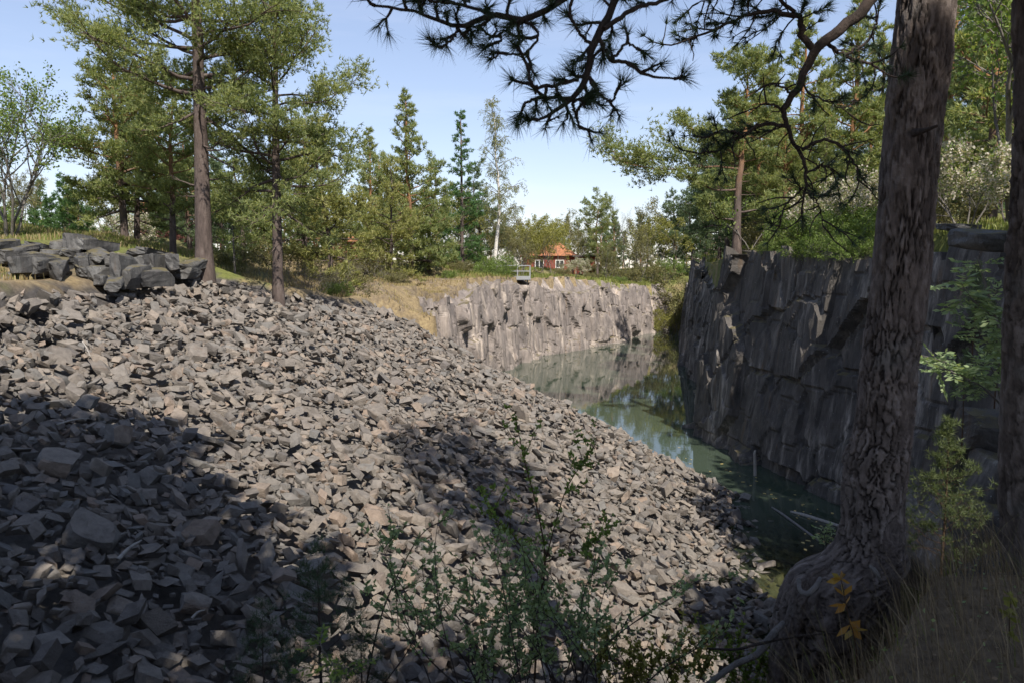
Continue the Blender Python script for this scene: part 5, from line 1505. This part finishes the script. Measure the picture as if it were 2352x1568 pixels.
# nearer branch with long needles at the top of the view
wd, cr = MB(), MB()
LA = [([(1500, -160, 3.2), (1380, -60, 2.8), (1295, 0, 2.6), (1204, 44, 2.5), (1136, 34, 2.5), (1055, 58, 2.45), (960, 30, 2.4), (862, 14, 2.4)], [0.02, 0.014, 0.0105, 0.0095, 0.009, 0.007, 0.005, 0.004], 2.5, 0.045, 1.0),
      ([(1500, -200, 3.2), (1440, -80, 2.8), (1413, 0, 2.6), (1361, 107, 2.5), (1348, 169, 2.5), (1312, 228, 2.45), (1234, 277, 2.4)], [0.022, 0.016, 0.0125, 0.012, 0.011, 0.008, 0.004], 2.5, 0.07, 0.9),
      ([(1312, 226, 2.45), (1240, 225, 2.42), (1205, 240, 2.4)], [0.006, 0.005, 0.004], 2.45, 0.045, 1.0),
      ([(1346, 172, 2.5), (1300, 190, 2.45), (1230, 200, 2.4), (1215, 165, 2.4)], [0.006, 0.006, 0.005, 0.003], 2.45, 0.045, 1.0),
      ([(1377, 90, 2.5), (1392, 122, 2.5), (1406, 140, 2.5), (1445, 146, 2.5), (1478, 169, 2.5), (1553, 182, 2.5)], [0.007, 0.006, 0.006, 0.006, 0.005, 0.003], 2.5, 0.075, 0.9),
      ([(1312, 230, 2.45), (1322, 262, 2.45), (1330, 298, 2.45)], [0.005, 0.0045, 0.003], 2.45, 0.055, 1.0),
      ([(1387, 68, 2.5), (1461, 20, 2.55), (1527, 0, 2.6), (1590, -30, 2.7)], [0.008, 0.007, 0.006, 0.005], 2.5, 0.10, 0.6),
      ([(1361, 107, 2.5), (1330, 75, 2.5), (1310, 30, 2.5), (1320, -30, 2.5)], [0.006, 0.005, 0.005, 0.005], 2.5, 0.08, 0.9),
      ([(1204, 44, 2.5), (1160, 70, 2.48), (1145, 98, 2.45)], [0.005, 0.004, 0.003], 2.45, 0.06, 1.0), ([(1055, 58, 2.45), (1040, 90, 2.42), (1010, 112, 2.4)], [0.005, 0.004, 0.003], 2.45, 0.05, 1.0),
      ([(1136, 34, 2.5), (1050, 10, 2.45), (980, 0, 2.4), (900, -20, 2.4)], [0.006, 0.005, 0.005, 0.003], 2.45, 0.045, 1.0), ([(1204, 42, 2.5), (1235, 80, 2.48), (1208, 120, 2.45), (1160, 126, 2.45)], [0.005, 0.004, 0.004, 0.003], 2.45, 0.07, 1.0),
      ([(1348, 169, 2.5), (1370, 210, 2.48), (1405, 235, 2.48), (1420, 200, 2.48)], [0.005, 0.005, 0.004, 0.003], 2.48, 0.06, 1.0), ([(1406, 140, 2.5), (1440, 100, 2.5), (1470, 118, 2.5)], [0.005, 0.004, 0.003], 2.5, 0.07, 0.9)]
for (pix, rad, d, every, full) in LA:
    P, R = limb(wd, pix, rad, d); P = P - o3
    P[2:-1] += rb.normal(0, 0.0025, P[2:-1].shape)
    tube(wd, P, R, 8)
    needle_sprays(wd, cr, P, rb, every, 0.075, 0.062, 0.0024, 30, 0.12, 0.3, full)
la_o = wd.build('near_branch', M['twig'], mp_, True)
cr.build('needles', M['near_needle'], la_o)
# its crown above the frame, and the dead stub on the trunk
r_c = np.random.default_rng(91)
wdc, crc = pine(92, 9.5, 0.13, 0.05, 2.3, 40, 'round', 0.17, 0.035, 6, 1.0, (0.6, 0.3), 0.1, 0, 45, 0, 8)
ptop = W(2290, -1400, 6.4) - o3
for s_, nm, m_ in ((wdc, 'upper_limbs', M['bark_orange']), (crc, 'crown', M['pine'])):
    s_.V = [V + ptop for V in s_.V]; s_.build(nm, m_, mp_, s_ is wdc)
b = MB(); P, R = smooth_path([W(2100, 306, 5.3) - o3, W(2125, 300, 5.15) - o3, W(2152, 290, 5.05) - o3], [0.028, 0.015, 0.009], 8); tube(b, P, R, 8); b.build('dead_branch_stub', M['twig'], mp_, True)
b = MB(); P, R = smooth_path([W(1834, 1328, 5.06) - o3, W(1838, 1354, 5.0) - o3, W(1855, 1362, 4.97) - o3, W(1874, 1345, 4.98) - o3, W(1884, 1326, 5.04) - o3], [0.014, 0.016, 0.018, 0.017, 0.012], 20); tube(b, P, R, 8); b.build('pale_root', M['oldwood'], mp_, True)
b = MB(); P, R = smooth_path([W(1998, 1298, 5.1) - o3, W(2012, 1312, 5.06) - o3, W(2022, 1332, 5.08) - o3], [0.012, 0.014, 0.012], 8); tube(b, P, R, 8); b.build('pale_root', M['oldwood'], mp_, True)

loc2 = W(2385, 1500, 5.2)
ep = thing('edge_pine', loc2, 'near pine trunk cut off by the right picture edge', 'pine tree')
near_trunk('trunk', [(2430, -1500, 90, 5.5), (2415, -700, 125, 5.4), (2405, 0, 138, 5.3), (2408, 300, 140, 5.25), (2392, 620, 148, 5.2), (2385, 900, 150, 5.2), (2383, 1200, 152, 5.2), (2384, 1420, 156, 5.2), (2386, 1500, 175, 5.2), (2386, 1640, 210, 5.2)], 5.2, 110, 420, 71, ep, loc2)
ptop = W(2430, -1500, 5.5) - loc2
wdc, crc = pine(93, 9.0, 0.13, 0.03, 2.2, 36, 'round', 0.17, 0.035, 6, 1.0, (0.4, 0.3), 0.1, 0, 45, 0, 8)
for s_, nm, m_ in ((wdc, 'upper_limbs', M['bark_orange']), (crc, 'crown', M['pine'])):
    s_.V = [V + ptop for V in s_.V]; s_.build(nm, m_, ep, s_ is wdc)

# pines that stand round the viewpoint; they shade the heap's foot, the near bank and the cliff
pN = proto(pine(95, 15.5, 0.22, 0.40, 4.2, 64, 'round', 0.30, 0.11, 6, 0.65, (0.2, 0), 0.1, -5, 40, 3, 8), M['bark_pine'], M['pine'])
pN2 = proto(pine(96, 13.0, 0.2, 0.40, 3.8, 60, 'round', 0.30, 0.11, 7, 1.1, (0, 0), 0.1, -5, 40, 3, 8), M['bark_pine'], M['pine'])
for (x, y, pr, s, lab) in [(-3.6, 2.1, pN2, 0.95, 'pine beside the viewpoint that shades the foot of the rubble'), (-7.8, 2.4, pN2, 0.72, 'pine left of the viewpoint that shades the rubble at the left edge'), (3.8, -1.3, pN2, 0.76, 'pine behind the viewpoint that shades the leaning trunk'), (1.2, -4.2, pN2, 0.85, 'pine behind the viewpoint that shades the near branches'), (11.0, 3.4, pN2, 0.9, 'pine right of the viewpoint that shades the gully')]:
    plant('pine_tree', pr, 0, 0, lab, 'pine tree', 'pines standing round the viewpoint', xy=(x, y), scale=s, rz=x)
for (x, y, s, lab) in [(14.8, 17.5, 0.6, 'pine on the cliff top outside the view that shades the dark cliff'), (13.0, 12.5, 1.0, 'pine on the near right cliff top outside the view')]:
    plant('pine_tree', pN, 0, 0, lab, 'pine tree', 'pines standing round the viewpoint', xy=(x, y), scale=s, rz=x)

# ------------------------------------------------------------------ gully plants
yp = pine(97, 2.2, 0.018, 0.38, 0.46, 52, 'cone', 0.06, 0.0055, 11, 1.0, (0.02, 0), 0.02, 15, 55, 8, 6, minl=0.07)
yp_pr = proto(yp, M['twig_red'], M['young_needle'])
q = W(2150, 1470, 7.6)
t = thing('young_pine', (q[0], q[1], q[2]), 'sunlit young pine standing alone between the leaning trunk and the edge trunk', 'pine tree', None, 0.3)
put('trunk', yp_pr[0], t); put('crown', yp_pr[1], t)
def rowan(name, stems, seed, label, leaf_len=0.16, nleaf=9, m_='leaf_rowan', group=None, cat='sapling', wood='bark_grey', pairs=6):
    r = np.random.default_rng(seed)
    base = np.array(W(*stems[0][0][0]))
    t = thing(name, base, label, cat, group)
    wd, lf = MB(), MB()
    for (pix, r0) in stems:
        P, R = smooth_path(np.array([W(*p) for p in pix]) - base, np.linspace(r0, r0 * 0.35, len(pix)), 20)
        tube(wd, P, R, 6)
        for k in range(nleaf):
            s = r.uniform(0.25, 1.0) * 18.99; i = int(s); p = P[i]
            d = unit(r.normal(size=3) * np.array([1, 1, 0.5]) + UP * 0.35)
            L = leaf_len * r.uniform(0.7, 1.2)
            tip = p + d * L + np.array([0, 0, -0.25 * L]); mid_ = p + d * L * 0.5
            tube(wd, [p, mid_, tip], [0.002, 0.0015, 0.001], 3, cap=False)
            side = unit(np.cross(d, UP)); C, D = [], []
            for z in range(pairs):
                f = 0.25 + 0.75 * z / (pairs - 1); b0 = p + (tip - p) * f
                for sg in (-1, 1):
                    C.append(b0); D.append(side * sg + d * 0.55 + r.normal(0, .12, 3) - UP * 0.15)
            C.append(tip); D.append(d)
            leaf_quads(lf, C, D, L * 0.36, L * 0.13, r)
    wd.build('stem', M[wood], t, True); lf.build('leaves', M[m_], t)
    return t
rowan('rowan_sapling', [([(2318, 930, 11), (2312, 820, 11), (2290, 740, 11), (2265, 660, 11), (2245, 590, 11)], 0.025), ([(2312, 930, 11), (2300, 850, 10.9), (2270, 790, 10.8), (2240, 750, 10.8)], 0.014), ([(2290, 740, 11), (2270, 720, 10.9), (2235, 690, 10.8), (2200, 640, 10.7)], 0.012), ([(2300, 860, 11), (2330, 800, 10.8), (2345, 740, 10.7)], 0.012)], 1,
      'light green rowan sapling leaning over the gully left of the edge trunk', 0.34, 26)
rowan('rowan_sapling', [([(2300, 930, 10), (2230, 860, 10), (2170, 830, 9.9), (2115, 815, 9.8)], 0.014), ([(2300, 930, 10), (2260, 890, 9.8), (2200, 860, 9.7), (2140, 830, 9.6)], 0.012), ([(2300, 930, 10), (2280, 850, 9.9), (2250, 830, 9.8)], 0.012)], 2,
      'light green rowan branch spreading low towards the leaning trunk', 0.28, 24)
rowan('rowan_seedling', [([(1893, 1300, 6.2), (1895, 1250, 6.2), (1890, 1205, 6.2)], 0.006), ([(1895, 1260, 6.2), (1910, 1235, 6.2), (1925, 1215, 6.2)], 0.004)], 3, 'small bright rowan seedling against the water left of the trunk foot', 0.10, 9)
r_ = np.random.default_rng(9)
for (px, py, d, s, lab) in [(2235, 760, 12.5, 1.0, 'dark young pine leaning in the gully behind the rowan'), (2215, 900, 12.0, 0.75, 'small dark pine beside the flat topped boulder'), (2290, 820, 13.0, 0.8, 'dark young pine behind the rowan stem')]:
    q = W(px, py, d)
    t = thing('young_pine', (q[0], q[1], q[2] - 0.6), lab, 'pine tree', 'small pines in the gully', px * 0.2, s * 0.75)
    put('trunk', yp_pr[0], t); o = put('crown', yp_pr[1], t); o.material_slots[0].link = 'OBJECT'; o.material_slots[0].material = M['pine_dark']

# ------------------------------------------------------------------ foreground plants
def stem_bush(name, stems, seed, label, m_leaf_, leaf=0.028, per=26, twigs=7, wood='twig_red', clump=3):
    r = np.random.default_rng(seed)
    base = np.array(W(*stems[0][0][0]))
    t = thing(name, base, label, 'bush')
    wd, lf = MB(), MB(); C, D = [], []
    for (pix, r0) in stems:
        P, R = smooth_path(np.array([W(*p) for p in pix]) - base, np.linspace(r0, r0 * 0.3, len(pix)), 22)
        tube(wd, P, R, 6)
        for k in range(twigs):
            s = int(r.uniform(0.2, 0.95) * 21); p = P[s]
            d = unit(unit(P[min(s + 1, 21)] - P[s]) * 0.7 + r.normal(0, .6, 3)); ln = r.uniform(0.08, 0.3)
            tw = [p]
            for z in range(3): d = unit(d + r.normal(0, .15, 3) + UP * 0.1); tw.append(tw[-1] + d * ln / 3)
            tw = np.array(tw); tube(wd, tw, [.0026, .0022, .0018, .001], 4, cap=False)
            for z in range(6):
                x = r.uniform(0.2, 1) * 2.999; i = int(x); c = tw[i] + (tw[i + 1] - tw[i]) * (x - i)
                for w_ in range(clump): C.append(c); D.append(r.normal(0, .7, 3) + UP * 0.4)
        for k in range(per):
            x = r.uniform(0.25, 1) * 20.99; i = int(x); c = P[i]
            for w_ in range(clump): C.append(c); D.append(r.normal(0, .7, 3) + UP * 0.4)
    leaf_quads(lf, C, D, leaf, leaf * 0.62, r)
    wd.build('stems', M[wood], t, True); lf.build('leaves', M[m_leaf_], t)
    return t
st = [([(1226, 1590, 5.0), (1238, 1396, 5.0), (1252, 1283, 5.0), (1234, 1168, 5.0), (1209, 1076, 5.0), (1193, 1002, 5.0), (1182, 944, 5.0)], 0.008),
      ([(1251, 1292, 5.0), (1296, 1134, 5.1), (1340, 1060, 5.1), (1371, 1014, 5.1)], 0.005), ([(1245, 1330, 5.0), (1180, 1230, 4.9), (1130, 1180, 4.9), (1100, 1110, 4.8)], 0.005), ([(1250, 1290, 5.0), (1330, 1260, 4.9), (1400, 1220, 4.9)], 0.004)]
stem_bush('tall_shoot_bush', st, 101, 'thin upright shoot with small fresh leaves rising over the rubble in the foreground centre', 'leaf', 0.034, 34, 10)
rs = np.random.default_rng(102)
st = []
for k in range(30):
    bx = rs.uniform(1080, 1480); tx = bx + rs.normal(0, 150) + (bx - 1280) * 0.5; ty = rs.uniform(1200, 1450); d = rs.uniform(4.4, 5.4)
    st.append(([(bx, 1610, d), (bx + (tx - bx) * .25 + rs.normal(0, 12), 1610 + (ty - 1610) * .4, d), (bx + (tx - bx) * .65 + rs.normal(0, 14), 1610 + (ty - 1610) * .75, d), (tx, ty, d)], rs.uniform(0.003, 0.006)))
stem_bush('leafy_bush', st, 103, 'loose many stemmed bush with small dull green leaves at the bottom centre', 'leaf_rowan', 0.034, 17, 8, 'twig')
st = [([(836, 1600, 4.6), (869, 1437, 4.6), (911, 1325, 4.6), (973, 1221, 4.6), (1047, 1184, 4.6)], 0.007), ([(860, 1600, 4.6), (960, 1440, 4.5), (900, 1300, 4.5), (905, 1200, 4.5)], 0.004), ([(1080, 1600, 4.5), (960, 1480, 4.5), (900, 1320, 4.4), (870, 1220, 4.4)], 0.005), ([(1000, 1600, 4.4), (960, 1500, 4.4), (880, 1400, 4.4), (800, 1330, 4.4)], 0.004), ([(1060, 1600, 4.4), (1010, 1400, 4.4), (1000, 1250, 4.5), (1020, 1130, 4.5)], 0.004)]
stem_bush('arching_bush', st, 104, 'dark arching stems with small leaves left of the bottom centre bush', 'leaf_rowan', 0.032, 15, 6, 'twig')
st = [([(1640 + k * 12, 1620, 5.6), (1650 + k * 14 + rs.normal(0, 8), 1540, 5.6), (1650 + k * 16 + rs.normal(0, 15), 1450 + rs.uniform(-30, 60), 5.6)], 0.003) for k in range(9)]
stem_bush('low_bush', st, 105, 'low bright leafy bush at the bottom left of the trunk foot', 'leaf', 0.03, 24, 7)
st = [([(1380 + k * 22, 1620, 4.8), (1380 + k * 25 + rs.normal(0, 8), 1540, 4.8), (1380 + k * 26 + rs.normal(0, 15), 1470 + rs.uniform(-30, 60), 4.8)], 0.003) for k in range(10)]
stem_bush('ground_bush', st, 106, 'low yellow green leafy bush along the bottom edge right of centre', 'leaf_yellow', 0.032, 24, 7)
# shaded pine sapling and rowan tip, lower left
sp = proto(pine(107, 1.0, 0.012, 0.1, 0.42, 26, 'cone', 0.07, 0.0035, 9, 1.0, (0, 0), 0.02, 10, 50, 0, 6, minl=0.12), M['twig'], M['near_needle'])
for (px, py, d, s, lab) in [(740, 1620, 4.3, 0.85, 'dark shaded pine sapling left of the bushes at the bottom'), (610, 1640, 4.0, 0.55, 'lower dark pine sapling left of the shaded sapling'), (830, 1660, 4.6, 0.6, 'small dark pine sapling at the foot of the arching stems')]:
    q = W(px, py, d); t = thing('pine_sapling', q, lab, 'pine tree', 'pine saplings in the near shade', px * 0.3, s)
    put('trunk', sp[0], t); put('crown', sp[1], t)
rowan('rowan_shoot', [([(770, 1620, 2.7), (755, 1540, 2.7), (740, 1490, 2.7), (735, 1470, 2.7)], 0.004), ([(770, 1600, 2.7), (790, 1540, 2.7), (800, 1525, 2.7)], 0.003)], 4, 'bright rowan shoot with feathered leaves at the bottom left of centre', 0.085, 8, 'leaf')
# oak sapling with orange leaves
t = thing('oak_sapling', W(1975, 1600, 4.0), 'small oak sapling with orange young leaves in front of the trunk foot', 'sapling')
wd, lf = MB(), MB(); o_ = np.array(t.location); ro_ = np.random.default_rng(6)
P, R = smooth_path(np.array([W(1975, 1600, 4.0), W(1965, 1480, 4.0), W(1950, 1420, 4.0), W(1932, 1330, 4.0)]) - o_, [0.005, 0.004, 0.003, 0.002], 16); tube(wd, P, R, 6)
for i in (6, 8, 9, 12, 13, 15, 15):
    C = np.repeat(P[i][None], 4, 0); D = ro_.normal(0, .7, (4, 3)) + np.array([0, -.1, .15]); leaf_quads(lf, C, D, 0.085, 0.042, ro_)
wd.build('stem', M['twig_red'], t, True); lf.build('leaves', M['leaf_orange'], t)
t = thing('orange_seedling', W(2320, 1560, 3.9), 'second orange leaved seedling in the grass by the edge trunk', 'sapling')
wd, lf = MB(), MB(); o_ = np.array(t.location)
P, R = smooth_path(np.array([W(2320, 1560, 3.9), W(2318, 1440, 3.9), W(2322, 1370, 3.9)]) - o_, [0.004, 0.003, 0.002], 12); tube(wd, P, R, 6)
for i in (5, 7, 9, 11, 11):
    C = np.repeat(P[i][None], 5, 0); D = ro_.normal(0, .7, (5, 3)) + np.array([0, -.1, .1]); leaf_quads(lf, C, D, 0.06, 0.032, ro_)
wd.build('stem', M['twig_red'], t, True); lf.build('leaves', M['leaf_yellow'], t)

# fallen grey branch leaning on the trunk foot
b = MB(); P, R = smooth_path([W(1590, 1600, 4.4), W(1680, 1530, 4.55), W(1740, 1500, 4.7), W(1775, 1455, 4.75), W(1800, 1428, 4.8)], [0.016, 0.018, 0.02, 0.022, 0.016], 24); tube(b, P, R, 8)
fb = b.build('fallen_branch', M['oldwood'], None, True); tag(fb, 'grey dead branch leaning up against the left side of the trunk foot', 'branch')
b = MB(); P, R = smooth_path([W(1625, 1488, 4.6), W(1690, 1490, 4.65), W(1740, 1478, 4.7), W(1830, 1460, 4.75), W(1950, 1450, 4.7)], [0.006, 0.008, 0.009, 0.008, 0.004], 24); tube(b, P, R, 6)
tag(b.build('thin_branch', M['twig'], None, True), 'thin dark branch crossing the grey dead branch at the trunk foot', 'branch')

# tall dry grass of the near bank
rg = np.random.default_rng(12)
n = 5200
X = rg.uniform(1.2, 4.2, n); Y = rg.uniform(2.7, 6.3, n)
keep = (X / Y > 0.28) & (X / Y < 0.75)
X, Y = X[keep], Y[keep]; Z = ground(X, Y)
mbx = MB()
for x, y, z in zip(X, Y, Z):
    h = rg.uniform(0.2, 0.62) * (1.0 if rg.random() < 0.35 else 0.5); a_ = rg.normal(2.6, 0.9); bnd = rg.uniform(0.15, 0.75) * h
    w_ = rg.uniform(0.0012, 0.0034)
    tt = np.linspace(0, 1, 5)
    P = np.stack([x + math.cos(a_) * bnd * tt ** 1.8, y + 0.4 * math.sin(a_) * bnd * tt ** 1.8, z - 0.02 + h * (tt - 0.22 * tt ** 2 * bnd / h)], -1)
    s = np.array([math.sin(a_ * 3), -math.cos(a_ * 3), 0]) * w_; ww = (1 - tt * 0.85)[:, None]
    V = np.concatenate([P - s * ww, P + s * ww]); k = np.arange(4)
    mbx.add(V, np.stack([k, k + 1, k + 6, k + 5], -1), 0 if rg.random() < 0.93 else 1)
tag(mbx.build('bank_dry_grass', [M['bank_straw'], M['grass_green']]), 'long dry grass stalks on the shaded bank at the bottom right', 'grass', None, 'stuff')
# leaf litter and ground plants of the near bank
n = 2600
X = rg.uniform(0.3, 4.6, n); Y = rg.uniform(2.5, 6.8, n); Z = ground(X, Y)
lf = MB(); leaf_quads(lf, np.stack([X, Y, Z + rg.uniform(0, 0.05, n)], -1), rg.normal(0, 1, (n, 3)) * np.array([1, 1, .35]), 0.035, 0.018, rg, 0)
m_ = rg.random(1400) < 2
X = rg.uniform(0.3, 4.6, 450); Y = rg.uniform(2.5, 6.8, 450); Z = ground(X, Y)
leaf_quads(lf, np.stack([X, Y, Z + rg.uniform(0.02, 0.16, 450)], -1), rg.normal(0, 1, (450, 3)) * np.array([1, 1, .5]), 0.034, 0.018, rg, 1)
tag(lf.build('ground_cover', [M['litter_leaf'], M['leaf_rowan']]), 'brown leaf litter and low leaves on the shaded near bank', 'ground cover', None, 'stuff')
